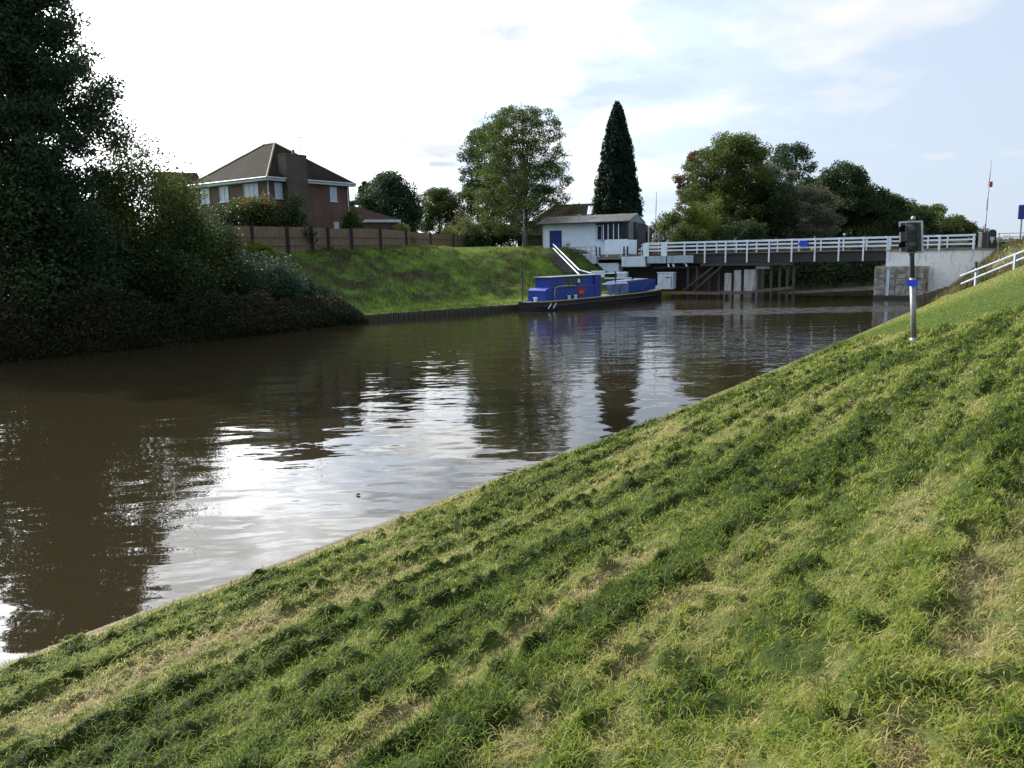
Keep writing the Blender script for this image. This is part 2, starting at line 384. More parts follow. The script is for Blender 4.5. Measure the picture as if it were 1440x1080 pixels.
ss=nonuni(S0+5,0,EN.s[-1]-1,.036,.010); tt=np.concatenate([np.arange(-.6,14,.038),14+np.cumsum(np.linspace(.1,14,60))])
Sg,Tg=np.meshgrid(ss,tt,indexing='ij')
ex,ey,nx,ny=EN.at(Sg)
jit=.10*(fbm(Sg*1.3,Sg*0,4,55)-.5)*np.exp(-np.clip(Tg,0,9)/.8)
X=ex+nx*(Tg+jit);Y=ey+ny*(Tg+jit); Z=near_base(Sg,Tg)+near_detail(Sg,Tg)
near=grid_mesh('near_bank',X,Y,Z,MT['near'],near_tone(Sg,Tg)); tag(near,kind='structure')
# far bank
SH0=sOf(EF,-6,55); SHA=sOf(EF,4,63.5); SHB=sOf(EF,10,69.5); SBR=sOf(EF,20,77)
def far_base(s,t):
    # profile: edge .45, towpath, slope, crest
    w=sstep(SHA,SHB,s)              # around the bridge abutment the slope starts further back
    after=sstep(SBR+2,SBR+8,s)
    t0=2.3+1.6*w*(1-after); L=9.4-3.4*w
    u=np.clip((t-t0)/L,0,1); prof=u*u*(3-2*u)*.45+u*.55
    top=4.35+(.45+.6*(1-sstep(SH0-9,SH0+6,s)))*(1-.9*sstep(SHA-4,SHA+3,s))
    z=.42+.12*np.clip(t,0,3)+ (top-.75)*prof+.55*sstep(0,9,t-t0-L)
    z=np.where(t<0,.42+t*8,z)
    z=np.maximum(z,-1.5)
    return z
def far_detail(s,t):
    u=sstep(1.,4,t)*(1-sstep(11,15,t))
    return .8*(fbm(s*.25,t*.35,3,2)-.5)*u+.22*(fbm(s*1.1,t*1.3,3,3)-.5)*np.clip(u+.25,0,1)*sstep(0,.6,t)+.12*(fbm(s*2,t*2,2,9)-.5)*sstep(0,.4,t)*np.clip(u+.2,0,1)
SW0=sOf(EF,-9.6,52.3)
def far_tone(s,t):
    n=fbm(s*.35,t*.45,4,20); n2=fbm(s*1.5,t*1.5,3,40)
    low=1-sstep(1.8,3.6,t); high=sstep(9.5,12,t)
    slope=.44+.8*(n-.5)+.7*(n2-.5)-.12*np.exp(-((s-SH0)/6.)**2)  # shaded slope toned down, sunlit crest left lighter: light painted into the tone
    wild=1-sstep(SW0-3,SW0+.5,s+.4*t)+sstep(SBR-4,SBR+2,s); slope=slope*(1-.8*wild)
    low=low*(1-wild);high=high*(1-wild)
    return np.clip(slope*(1-low)*(1-high)+low*(.62+.7*(n2-.5))+high*(.64+.3*(n2-.5)),0,1)
def far_h(x,y):
    s,t=EF.st(x,y); return far_base(s,t)+far_detail(s,t)
sf=nonuni(sOf(EF,-3,57),0,EF.s[-1]-1,.3,.01); tf=np.concatenate([[-.25,-.12,0],np.arange(.12,19,.3),19+np.cumsum(np.linspace(.5,16,50))])
Sg,Tg=np.meshgrid(sf,tf,indexing='ij'); ex,ey,nx,ny=EF.at(Sg)
farb=grid_mesh('far_bank',ex+nx*Tg,ey+ny*Tg,far_base(Sg,Tg)+far_detail(Sg,Tg),MT['farg'],far_tone(Sg,Tg)); tag(farb,kind='structure')
def GF(px,py,y0=36,y1=140):
    """where the view direction meets the far bank"""
    d=ray(px,py); ys=np.linspace(y0,y1,900); q=np.array([0,0,EYE])[None]+d[None]*(ys/d[1])[:,None]
    h=far_h(q[:,0],q[:,1]); i=np.argmax(q[:,2]<h) if (q[:,2]<h).any() else -1
    return np.array([q[i,0],q[i,1],float(h[i])])
def GN(px,py,y0=2,y1=80):
    d=ray(px,py); ys=np.linspace(y0,y1,1500); q=np.array([0,0,EYE])[None]+d[None]*(ys/d[1])[:,None]
    h=near_h(q[:,0],q[:,1]); i=np.argmax(q[:,2]<h) if (q[:,2]<h).any() else -1
    return np.array([q[i,0],q[i,1],float(h[i])])
def fz(x,y): return float(far_h([x],[y])[0])
def nz(x,y): return float(near_h([x],[y])[0])

# canal bed and water
bed=MB().add([(-600,-400,-1.6),(900,-400,-1.6),(900,900,-1.6),(-600,900,-1.6)],[(0,1,2,3)]).build('canal_bed',MT['concrete']); tag(bed,kind='structure')
m,nt,b=newmat('canal_water')
b.inputs['Base Color'].default_value=(.022,.018,.0095,1); b.inputs['Roughness'].default_value=.012; b.inputs['IOR'].default_value=1.40
tc=N(nt,'ShaderNodeTexCoord')
def wmap(rot,sx,sy):
    mp=N(nt,'ShaderNodeMapping'); mp.inputs['Rotation'].default_value=(0,0,rot); mp.inputs['Scale'].default_value=(sx,sy,1); nt.links.new(tc.outputs['Object'],mp.inputs['Vector']); return mp.outputs['Vector']
nA=noise(nt,.55,2,wmap(R(10),.7,1.3),.5)     # broad swell
nB=noise(nt,2.2,2,wmap(R(-15),.7,1.3),.5)      # ripples
nC=noise(nt,11,3,wmap(R(20),1,1.6),.6)     # wind ripple
# patches of wind ripple: across the canal below the bridge, beyond it, and by the near edge
geo=N(nt,'ShaderNodeSeparateXYZ'); nt.links.new(tc.outputs['Object'],geo.inputs[0])
def lin(ax,ay,c):
    a=N(nt,'ShaderNodeMath',operation='MULTIPLY'); a.inputs[1].default_value=ax; nt.links.new(geo.outputs[0],a.inputs[0])
    d=N(nt,'ShaderNodeMath',operation='MULTIPLY_ADD'); d.inputs[1].default_value=ay; nt.links.new(geo.outputs[1],d.inputs[0]); nt.links.new(a.outputs[0],d.inputs[2])
    e=N(nt,'ShaderNodeMath',operation='ADD'); e.inputs[1].default_value=c; nt.links.new(d.outputs[0],e.inputs[0]); return e.outputs[0]
def band(v,c,w,soft):
    a=N(nt,'ShaderNodeMath',operation='SUBTRACT'); a.inputs[1].default_value=c; nt.links.new(v,a.inputs[0])
    a2=N(nt,'ShaderNodeMath',operation='ABSOLUTE'); nt.links.new(a.outputs[0],a2.inputs[0])
    r=N(nt,'ShaderNodeMapRange'); r.inputs['From Min'].default_value=w; r.inputs['From Max'].default_value=w+soft; r.inputs['To Min'].default_value=1; r.inputs['To Max'].default_value=0
    nt.links.new(a2.outputs[0],r.inputs['Value']); return r.outputs[0]
def op(o_,a,b_):
    n=N(nt,'ShaderNodeMath',operation=o_)
    for i,q in enumerate((a,b_)):
        if isinstance(q,(int,float)): n.inputs[i].default_value=q
        else: nt.links.new(q,n.inputs[i])
    return n.outputs[0]
wob=noise(nt,.35,3); wv=op('MULTIPLY',op('SUBTRACT',wob.outputs['Fac'],.5),5)
vB=op('ADD',lin(0.02,1,0),wv)
b1=op('MULTIPLY',band(vB,54.5,1.6,1.2),band(lin(1,0,0),20,9.5,4))
b2=op('MULTIPLY',band(lin(-.35,.94,0),64,2.5,1.5),band(lin(1,0,0),38,11,2))
b3=op('MULTIPLY',band(lin(1,0,0),-7.5,2.4,2.),band(lin(0,1,0),9.,1.5,2))
spk=noise(nt,1.5,4,wmap(0,.8,1.5),.7); sk2=N(nt,'ShaderNodeMapRange'); sk2.inputs['From Min'].default_value=.44; sk2.inputs['From Max'].default_value=.58; nt.links.new(spk.outputs['Fac'],sk2.inputs['Value'])
wind=op('MINIMUM',op('ADD',op('MULTIPLY',b1,1.6),op('MULTIPLY',b2,2.6)),3)
calm=noise(nt,.12,2); cm=ramp(nt,[(.35,(.25,.25,.25)),(.6,(1,1,1))],calm.outputs['Fac'])
farr=N(nt,'ShaderNodeMapRange'); farr.inputs['From Min'].default_value=12; farr.inputs['From Max'].default_value=42; farr.inputs['To Min'].default_value=.22; farr.inputs['To Max'].default_value=1.1
nt.links.new(geo.outputs[1],farr.inputs['Value'])
hA=op('MULTIPLY',nA.outputs['Fac'],.07)
hB=op('MULTIPLY',op('MULTIPLY',nB.outputs['Fac'],.022),farr.outputs[0])
nD=noise(nt,3.2,3,wmap(.2,.7,1.5),.7)
wind=op('MULTIPLY',wind,sk2.outputs[0])
hC=op('ADD',op('MULTIPLY',nD.outputs['Fac'],op('MULTIPLY',wind,.05)),op('MULTIPLY',nC.outputs['Fac'],op('ADD',op('MULTIPLY',wind,.03),op('MULTIPLY',.00012,cm.outputs['Color']))))
hh=op('ADD',op('ADD',hA,hB),hC)
nt.links.new(op('ADD',.012,op('MINIMUM',op('MULTIPLY',wind,.22),.45)),b.inputs['Roughness'])
bp=N(nt,'ShaderNodeBump'); bp.inputs['Strength'].default_value=1; bp.inputs['Distance'].default_value=.55; nt.links.new(hh,bp.inputs['Height']); nt.links.new(bp.outputs['Normal'],b.inputs['Normal'])
water=MB().add([(-590,-390,0),(890,-390,0),(890,890,0),(-590,890,0)],[(0,1,2,3)]).build('water',m); tag(water,kind='structure')

sk_=np.arange(S0-14,sOf(EN,28,54),.25); e_=EN.at(sk_); wob_=.12*(fbm(sk_*.9,sk_*0,4,7)-.5)
kv=[];prof2=[(-.17,-.6),(-.14,.06),(-.10,.12),(.03,.14),(.12,.08)]
kx_=np.stack([e_[0]+e_[2]*(t_+wob_) for t_,z_ in prof2],1);ky_=np.stack([e_[1]+e_[3]*(t_+wob_) for t_,z_ in prof2],1);kz_=np.stack([np.full(len(sk_),z_)+wob_*.5 for t_,z_ in prof2],1)
kb=grid_mesh('kerb',kx_,ky_,kz_,MT['kerb']); tag(kb,kind='structure')
# ------------------------------------------------------------------ grass blades
def blades(name,x,y,z,L,wid,lean,tone,m,sway=None,flat=None):
    n=len(x); az=RNG.uniform(0,2*np.pi,n) if sway is None else sway
    dx,dy=np.cos(az),np.sin(az); px_,py_=-dy,dx
    ln=lean; w=wid
    b0=np.stack([x,y,z],1); p=np.stack([px_,py_,np.zeros(n)],1)*w[:,None]*.5
    up1=L*.5*np.cos(ln*.6);o1=L*.5*np.sin(ln*.6); up2=up1+L*.5*np.cos(np.minimum(ln*1.4,1.75));o2=o1+L*.5*np.sin(np.minimum(ln*1.4,1.75))
    m1=b0+np.stack([dx*o1,dy*o1,up1],1); t1=b0+np.stack([dx*o2,dy*o2,up2],1)
    v=np.stack([b0-p,b0+p,m1-p*.8,m1+p*.8,t1],1).reshape(-1,3)
    base=np.arange(n)*5
    lp=np.stack([base,base+1,base+3,base+2,base+2,base+3,base+4],1).reshape(-1)
    st=np.stack([np.arange(n)*7,np.arange(n)*7+4],1).reshape(-1)
    return np_mesh(name,v,None,m,attr=np.repeat(tone,5),loops=lp,starts=st)
MT['blade']=leafmat('grass_blades',[(0,(.032,.055,.009)),(.22,(.085,.128,.014)),(.33,(.135,.23,.018)),(.45,(.2,.232,.038)),(.7,(.31,.3,.10)),(1,(.46,.36,.2))],.4,.6)  # vivid green stop: brightness of backlit grass beyond the signal put into colour
def near_grass(n):
    r0,r1=1.6,60.; q=RNG.uniform(0,1,n); e=-.02     # density falls off with distance from the path
    pw=1-.62; r=(r0**pw+q*(r1**pw-r0**pw))**(1/pw)
    az=RNG.uniform(R(-42),R(44),n); x=r*np.sin(az); y=r*np.cos(az)
    s,t=EN.st(x,y); k=(t>-.06+.2*fbm(s*2.3,t*0,3,61))&(t<16); x,y,s,t,r=x[k],y[k],s[k],t[k],r[k]
    z=np.maximum(near_base(s,t)+near_detail(s,t),.09); tone=near_tone(s,t); sm=smoothmask(s,t)
    n=len(x); L=(.022+.03*RNG.random(n)**1.5)*(1+.03*r); 
    lush=(1-tone)*(RNG.random(n)<.25)*(1-sm); L=L*(1+.8*lush)*(1-.35*sm)
    wid=(.0032+.0018*RNG.random(n))*np.maximum(1,r/4.2)
    lean=np.clip(np.abs(RNG.normal(1.1,.4,n)),.05,1.55)*(1-.5*lush)
    comb=RNG.uniform(0,2*np.pi,n)
    tv=np.clip(tone+RNG.normal(0,.18,n)*(1-.65*sm),0,1)
    blades('near_grass',x,y,z-.008,L,wid,lean,tv,MT['blade'],comb)['kind']='stuff'
    # loose cuttings lying on the heaps
    heap=near_fields(s,t)[4]
    k=(RNG.random(n)<.22+.6*heap)&(sm<.4)&(r<34)
    n2=k.sum(); 
    xx=x[k]+RNG.normal(0,.03,n2); yy=y[k]+RNG.normal(0,.03,n2)
    o=blades('grass_cuttings',xx,yy,z[k]+.004+.03*RNG.random(n2)**2,(.03+.05*RNG.random(n2))*(1+.03*r[k]),wid[k]*.9,1.3+.4*RNG.random(n2),np.clip(tone[k]*.75+.17+RNG.normal(0,.18,n2),0,1),MT['blade'])
    o['kind']='stuff'
near_grass(760000)
MT['fblade']=leafmat('far_grass_blades',[(0,(.032,.032,.014)),(.25,(.055,.065,.02)),(.5,(.085,.11,.026)),(.75,(.15,.2,.035)),(1,(.2,.24,.055))],.4,.6)
def far_grass(n):
    S=RNG.uniform(sOf(EF,-16,43),SBR+8,n); T=RNG.random(n)**1.0*15+.02
    x,y,nx,ny=EF.at(S); x=x+nx*T;y=y+ny*T; z=far_base(S,T)+far_detail(S,T); tone=far_tone(S,T)
    n=len(x); L=.10+.2*RNG.random(n)**2*(1+1.2*sstep(.55,.7,fbm(S*.8,T*.8,3,66))); wid=.02+.025*RNG.random(n)
    blades('far_bank_grass',x,y,z-.02,L,wid,np.clip(np.abs(RNG.normal(.6,.4,n)),0,1.5),np.clip(tone+RNG.normal(0,.1,n),0,1),MT['fblade'])['kind']='stuff'
far_grass(110000)

# ------------------------------------------------------------------ foliage
def leafcloud(name,P_,size,m,parent=None,tone=None,droop=0.,asp=.55):
    n=len(P_); a=RNG.normal(0,1,(n,3)); a[:,2]=a[:,2]*(.7)-droop; a/=np.linalg.norm(a,axis=1)[:,None]
    b_=RNG.normal(0,1,(n,3)); b_-=a*(a*b_).sum(1)[:,None]; b_/=np.linalg.norm(b_,axis=1)[:,None]
    L=(size*RNG.uniform(.6,1.3,n))[:,None]
    v=np.stack([P_-a*L*.5,P_+b_*L*asp*.5+a*L*.05,P_+a*L*.5,P_-b_*L*asp*.5+a*L*.05],1).reshape(-1,3)
    f=np.arange(n*4).reshape(n,4)
    if tone is None: tone=RNG.random(n)
    return np_mesh(name,v,f,m,parent,attr=np.clip(tone,0,1))
def limb(mb,a,b,r0,r1,sag=.1,n=5,k=6):
    a=np.array(a,float);b=np.array(b,float); L=np.linalg.norm(b-a); pts=[];rd=[]
    off=RNG.normal(0,.05*L,3)
    for i in range(n):
        t=i/(n-1); q=a+(b-a)*t+np.array([0,0,sag*L])*math.sin(math.pi*t)*1.0+off*math.sin(math.pi*t); pts.append(q); rd.append(r0+(r1-r0)*t)
    mb.tube(pts,rd,k,cap=False); return pts
def tree(name,base,H,Rr,m,leaves,size,label,cat='tree',group=None,trunk_frac=.25,prof=None,nclump=90,clr=None,bark='bark',shell=.55,seed=0,droop=.2,tonegrad=.25,rt_=None,squash=(1,1),lobes=.25,opened=0.):
    """crown of leaf clumps carried by limbs; prof(u)->relative radius with u 0 at crown bottom, 1 at top"""
    st=RNG.bit_generator.state; 
    root=empty(name,base,0,label,cat,group)
    prof=prof or (lambda u: np.sqrt(np.clip(1-((u-.42)/.6)**2,0.02,1)))
    z0=H*trunk_frac; ch=H-z0; tr=rt_ or H*.02
    tb=MB(); top=H*.86; kx,ky=RNG.normal(0,.02*H,2)
    tp=[(0,0,-.3),(kx*.3,ky*.3,top*.3),(kx*.8,ky*.8,top*.62),(kx,ky,top)]
    tb.tube(tp,[tr*1.15,tr*.85,tr*.5,tr*.1],8,cap=False)
    ph=RNG.uniform(0,6.28,4)
    cen=[];rad=[]
    for i in range(nclump):
        u=RNG.beta(1.25,1.15); az=RNG.uniform(0,2*math.pi)
        rr=float(prof(np.array(u)))*Rr*(1+lobes*(math.sin(2*az+ph[0]+3*u)+.6*math.sin(5*az+ph[1]-7*u))*.6)
        rho=rr*(shell+(1-shell)*RNG.random())if RNG.random()<.8 else rr*RNG.random()
        rho=max(0,rho)
        c=np.array([rho*math.cos(az)*squash[0]+kx*u,rho*math.sin(az)*squash[1]+ky*u,z0+u*ch])
        cen.append(c); rad.append((clr or .13*Rr+.25)*RNG.uniform(.6,1.35))
        if i%3==0:
            za=z0*.7+(c[2]-z0*.7)*RNG.uniform(.35,.75); t=min(1,za/top)
            limb(tb,(kx*t,ky*t,za*.95),c,tr*.24*(1-t*.6),tr*.03,.04,5,5)
    cen=np.array(cen);rad=np.array(rad)
    leaves=int(leaves*1.75); size=size*1.2; w=rad**2*(1-opened*RNG.random(nclump)); idx=RNG.choice(nclump,leaves,p=w/w.sum())
    d=RNG.normal(0,1,(leaves,3)); d/=np.linalg.norm(d,axis=1)[:,None]; d*=(RNG.random(leaves)**.45)[:,None]
    d[:,2]*=.7
    Pp=cen[idx]+d*rad[idx][:,None]
    Pp[:,2]=np.maximum(Pp[:,2],.05)
    cl_t=RNG.normal(0,.13,nclump)
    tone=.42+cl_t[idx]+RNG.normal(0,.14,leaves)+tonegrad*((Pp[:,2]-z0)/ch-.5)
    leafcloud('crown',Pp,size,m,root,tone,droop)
    tb.build('trunk',MT[bark],root,smooth=True)
    return root
def shrub(name,base,rx,ry,h,m,leaves,size,label,cat='shrub',group=None,nclump=40,rz=0,twigs=0):
    root=empty(name,base,rz,label,cat,group)
    cen=[];rad=[];tb=MB()
    for i in range(nclump):
        u=RNG.random()**.75; az=RNG.uniform(0,2*math.pi); k=math.sqrt(max(.06,1-u*u*.9))*(.6+.4*RNG.random())*(1+.18*math.sin(3*az+rx))
        c=np.array([rx*k*math.cos(az),ry*k*math.sin(az),h*u*.92*(1+.1*RNG.normal())]); cen.append(c); rad.append((.14*(rx+ry)*.5+.14*h+.08)*RNG.uniform(.6,1.2))
        if i%4==0: limb(tb,(c[0]*.12,c[1]*.12,-.1),c,.02+.012*h,.006,.05,4,5)
    for i in range(twigs):
        az=RNG.uniform(0,6.28); a=(rx*.3*math.cos(az),ry*.3*math.sin(az),h*.5); bb=(rx*.9*math.cos(az+.4),ry*.9*math.sin(az+.4),h*RNG.uniform(1.,1.3)); pts=limb(tb,a,bb,.03,.008,.05,5,4)
        for j in range(3): q=pts[2+j%3]; limb(tb,q,np.array(q)+RNG.normal(0,.35,3)+[0,0,.4],.01,.004,.02,3,4)
    cen=np.array(cen);rad=np.array(rad); w=rad**2; idx=RNG.choice(nclump,leaves,p=w/w.sum())
    d=RNG.normal(0,1,(leaves,3)); d/=np.linalg.norm(d,axis=1)[:,None]; d*=(RNG.random(leaves)**.45)[:,None]
    Pp=cen[idx]+d*rad[idx][:,None]; Pp[:,2]=np.maximum(Pp[:,2],-.1)
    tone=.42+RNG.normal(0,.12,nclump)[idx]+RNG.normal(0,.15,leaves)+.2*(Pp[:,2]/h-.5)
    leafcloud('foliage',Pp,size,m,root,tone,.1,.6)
    tb.build('stems',MT['bark'],root,smooth=True)
    return root
LG=lambda a,b,c:[(0,a),(.5,b),(1,c)]
MT['l_dark']=leafmat('leaves_dark_green',LG((.012,.024,.010),(.026,.048,.016),(.055,.085,.024)),.22)
MT['l_blue']=leafmat('leaves_bluish',LG((.016,.034,.020),(.032,.06,.03),(.065,.1,.045)),.25)
MT['l_mid']=leafmat('leaves_mid_green',LG((.022,.042,.010),(.05,.08,.018),(.11,.14,.03)),.32)
MT['l_yel']=leafmat('leaves_yellow_green',LG((.04,.065,.012),(.09,.13,.022),(.17,.2,.04)),.4)
MT['l_red']=leafmat('leaves_copper',LG((.04,.025,.015),(.085,.05,.03),(.13,.085,.04)),.3)
MT['l_grey']=leafmat('leaves_grey_willow',LG((.05,.055,.035),(.095,.1,.065),(.15,.15,.1)),.3)
MT['l_brown']=leafmat('bramble_brown',LG((.012,.017,.008),(.03,.034,.014),(.075,.056,.03)),.25)
MT['l_ivy']=leafmat('bramble_blue_green',LG((.015,.035,.02),(.04,.07,.04),(.1,.15,.09)),.2)
MT['l_con']=leafmat('conifer_scales',LG((.007,.018,.010),(.014,.032,.017),(.028,.055,.026)),.1)
MT['l_flower']=leafmat('mixed_shrub_leaves',[(0,(.02,.035,.012)),(.5,(.04,.065,.018)),(.78,(.12,.15,.03)),(.9,(.25,.08,.06))],.3)
MT['l_pink']=leafmat('hedge_leaves_pinkish',LG((.03,.06,.012),(.09,.13,.03),(.3,.22,.12)),.3)
def at_tree(px,ytop,Y,gz=None):
    """base point and height of a tree seen at column px whose top shows at ytop, at distance Y"""
    q=P(px,ytop,Y); g=fz(q[0],q[1]) if gz is None else gz
    q2=q.copy()
    return np.array([q[0],q[1],g]), q[2]-g
def W_(px,Y): return px*Y/F
def T_(name,px,yt,Y,rpx,m,lv,size,label,**k):
    b_,H=at_tree(px,yt,Y,k.pop('gz',4.8)); return tree(name,b_,H,rpx*Y/F,MT[m],lv,size,label,**k)
cone=lambda u: np.clip((1-u)**.75*1.0,0.03,1)*np.clip(.75+u*2,0,1)
rnd=lambda u: np.sqrt(np.clip(1-((u-.45)/.56)**2,.03,1))
pear=lambda u: np.clip(np.sqrt(np.clip(1-((u-.32)/.7)**2,.02,1)),0,1)
# left side
T_('tree',-10,-150,43,114,'l_blue',90000,.16,'tall dark tree with ragged drooping twigs filling the top left corner',trunk_frac=.12,nclump=560,clr=.85,shell=.3,prof=lambda u: np.minimum(1,np.clip(1-u,.001,1)**.8*1.5),gz=3.6,droop=.5,lobes=.2,rt_=.35)
# under-storey on the left
def B_(name,px,py,ytop,rpx,m,lv,size,label,dy=0,ryf=.8,**k):
    g=GF(px,py); Y=g[1]+dy; q=P(px,ytop,Y); gz=fz(q[0],q[1])
    return shrub(name,(q[0],q[1],gz-.1),rpx*Y/F,rpx*Y/F*ryf,max(.5,(q[2]-gz))*1.06,MT[m],int(lv*1.4),size,label,**k)
B_('shrub',40,440,270,95,'l_dark',13000,.2,'broad dark shrub beneath the tall tree at the left edge of the photo',nclump=60)
B_('shrub',-40,450,230,120,'l_dark',9000,.22,'dark shrub cut off by the left edge under the tall tree',nclump=60)
B_('shrub',110,440,300,75,'l_blue',10000,.17,'bluish dark shrub in front of the tall tree, above the brambles',nclump=50)
B_('hawthorn',182,430,222,52,'l_mid',17000,.16,'upright hawthorn with open twiggy top right of the tall tree',cat='tree',nclump=70,twigs=8)
B_('shrub',246,425,256,40,'l_mid',15000,.16,'yellow-topped green shrub standing in front of the small far roof',nclump=60,twigs=3)
B_('shrub',225,440,330,80,'l_dark',12000,.17,'deep dark shrub low on the bank below the hawthorn',nclump=50)
B_('shrub',300,425,330,46,'l_dark',12000,.15,'dark rounded shrub at the left end of the timber fence',nclump=50)
B_('shrub',345,372,345,42,'l_yel',7000,.13,'light green straggling shrub over the bank top in front of the fence',nclump=40,dy=1)
B_('bramble_bush',362,425,368,62,'l_ivy',13000,.13,'blue-green bramble mound on the far bank slope',cat='bush',nclump=60)
B_('bramble_bush',418,425,392,38,'l_ivy',7000,.12,'smaller bramble mound at the foot of the far bank slope',cat='bush',nclump=40)
S2_=None
for px,yt,Y,rp,lb in((20,300,60,60,'dark hedge mass behind the trunk of the tall tree, far left'),(140,285,58,55,'dark hedge mass behind the shrubs between the tall tree and the hawthorn')):
    q=P(px,yt,Y); shrub('hedge',(q[0],q[1],4.6),rp*Y/F,2,q[2]-4.6,MT['l_dark'],12000,.28,lb,nclump=60)
# bare twig shrub beside the house
g=P(268,226,58); root=empty('bare_shrub',(g[0],g[1],4.5),0,'leafless twiggy shrub left of the hipped roof house','shrub'); tb=MB()
for i in range(9):
    az=RNG.uniform(0,6.28); e=np.array([.9*math.cos(az),.9*math.sin(az),g[2]-4.5-RNG.uniform(0,1.2)]); pts=limb(tb,(0,0,0),e,.04,.008,.05,6,4)
    for j in range(4): q=pts[2+j]; limb(tb,q,np.array(q)+RNG.normal(0,.3,3)+[0,0,.35],.012,.005,.02,3,4)
tb.build('twigs',MT['barkgrey'],root)
# bramble strip overhanging the water
def bramble_strip():
    s0=sOf(EF,-46,5); s1=sOf(EF,-9.7,52.2); n=115000
    S=s0+(s1-s0)*RNG.random(n)**.75
    hmax=(2.3-1.1*sstep(s1-14,s1,S))*(.45+1.1*fbm(S*.7,S*0,3,8))*np.sqrt(np.clip((s1-S)/1.2,0,1))
    ang=RNG.random(n)*np.pi; rr=RNG.random(n)**.4
    T=.55-np.cos(ang)*1.45*rr; z=.02+(hmax+.2)*np.sin(ang)*rr; z=np.where(T<.2,z*RNG.random(n)**.5,z)
    T=T+.25*(fbm(S*1.3,z*1.5,3,90)-.5)*2
    x,y,nx,ny=EF.at(S); Pp=np.stack([x+nx*T,y+ny*T,np.maximum(z,.02)],1)
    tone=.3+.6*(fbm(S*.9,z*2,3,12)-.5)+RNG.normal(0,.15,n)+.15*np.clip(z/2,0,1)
    o=leafcloud('bramble_hedge',Pp,.15,MT['l_brown'],None,tone,.3,.5); o['kind']='stuff'
    n=9000; S=s1-RNG.random(n)**1.3*5.5; ang=RNG.random(n)*np.pi; rr=RNG.random(n)**.4
    T=.5-np.cos(ang)*.85*rr; z=.25+.95*np.sin(ang)*rr*np.sqrt(np.clip((s1+.3-S)/1,0,1)); x,y,nx,ny=EF.at(S)
    Pp=np.stack([x+nx*T,y+ny*T,np.maximum(z,.02)],1)
    g_=empty('bramble_bush',(x.mean(),y.mean(),.3),0,'blue-green bramble hanging over the water at the end of the overgrown bank','bush')
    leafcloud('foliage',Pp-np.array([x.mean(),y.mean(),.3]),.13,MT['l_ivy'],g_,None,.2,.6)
bramble_strip()

# middle trees
T_('tree',545,249,88,38,'l_blue',24000,.2,'dense dark round tree right of the red brick house',trunk_frac=.06,nclump=170,clr=.95,prof=rnd,lobes=.15)
T_('tree',512,258,92,26,'l_dark',10000,.22,'narrow dark tree touching the right end of the brick house',trunk_frac=.15,nclump=60)
T_('tree',616,266,96,34,'l_mid',17000,.17,'pale thin-leaved tree between the dark round tree and the tall birch',trunk_frac=.04,nclump=220,clr=.7,opened=.6)
T_('tree',682,179,98,44,'l_blue',15000,.21,'bluish upright tree behind the left side of the tall birch',trunk_frac=.12,nclump=150,clr=.85,prof=pear,opened=.5)
T_('birch_tree',735,153,86,80,'l_mid',36000,.15,'tall open birch with light showing through its crown',trunk_frac=.1,nclump=620,clr=.62,prof=lambda u: np.clip(np.sqrt(np.clip(1-((u-.3)/.74)**2,.02,1)),0,1),bark='barkgrey',opened=.8,shell=.3,lobes=.2,droop=.5)
T_('tree',690,232,97,58,'l_mid',17000,.16,'yellow-green tree in front of the bluish tree, left of the birch trunk',trunk_frac=.06,nclump=150,clr=.65,opened=.6)
# conifer
def conifer(px,yt,Y,rpx,label):
    b_,H=at_tree(px,yt,Y,4.6); Rr=rpx*Y/F; root=empty('conifer',b_,0,label,'tree')
    tb=MB(); tb.tube([(0,0,-.2),(0,0,H*.5),(0,0,H*.97)],[.35,.22,.03],8)
    n=85000; u=1-RNG.random(n)**.62; u=np.clip(u,0,.995)
    az=RNG.uniform(0,2*np.pi,n); rr=Rr*np.clip((1-u)**.57,0,1)*np.clip(.86+u*2,0,1)
    nb=vnoise(az*2.4,u*17+az,5)*.6+vnoise(az*7,u*60,6)*.4
    rho=rr*(.66+.62*nb)*RNG.uniform(.1,1.02,n)**.35+.05
    z=u*H-(rho*.45)*(.6+.8*nb)+.5; Pp=np.stack([rho*np.cos(az),rho*np.sin(az),np.maximum(z,.1)],1)
    leafcloud('crown',Pp,.3,MT['l_con'],root,.35+.7*(nb-.5)+RNG.normal(0,.12,n),1.2,.4)
    tb.build('trunk',MT['bark'],root,smooth=True)
conifer(868,147,98,41,'tall dark pointed conifer behind the white bridge hut')
# right cluster
T_('copper_tree',986,216,112,38,'l_red',11000,.24,'copper-leaved tree at the left of the woodland behind the bridge',trunk_frac=.1,nclump=130,prof=rnd,opened=.6)
T_('tree',1032,194,104,62,'l_mid',30000,.24,'large dark green tree with the tallest crown behind the bridge',trunk_frac=.06,nclump=190,prof=pear,clr=1.3)
T_('tree',1082,262,102,42,'l_dark',12000,.24,'dark tree filling the gap right of the tallest crown',trunk_frac=.04,nclump=90,prof=rnd,clr=1.3)
T_('tree',1118,206,150,42,'l_blue',11000,.33,'rounded far tree rising behind the pale willow',trunk_frac=.12,nclump=120,prof=rnd,opened=.5,clr=1.3)
T_('willow_tree',1085,232,118,44,'l_grey',9000,.25,'brownish grey-green tree right of the tallest crown',trunk_frac=.1,nclump=100,prof=rnd,opened=.3)
T_('willow_tree',1135,268,101,48,'l_grey',13000,.22,'pale grey-green willow directly behind the bridge rail',trunk_frac=.03,nclump=130,prof=pear,clr=.95,opened=.3)
T_('tree',1186,232,122,46,'l_dark',17000,.28,'dark green tree right of the pale willow',trunk_frac=.05,nclump=120,prof=rnd,clr=1.4)
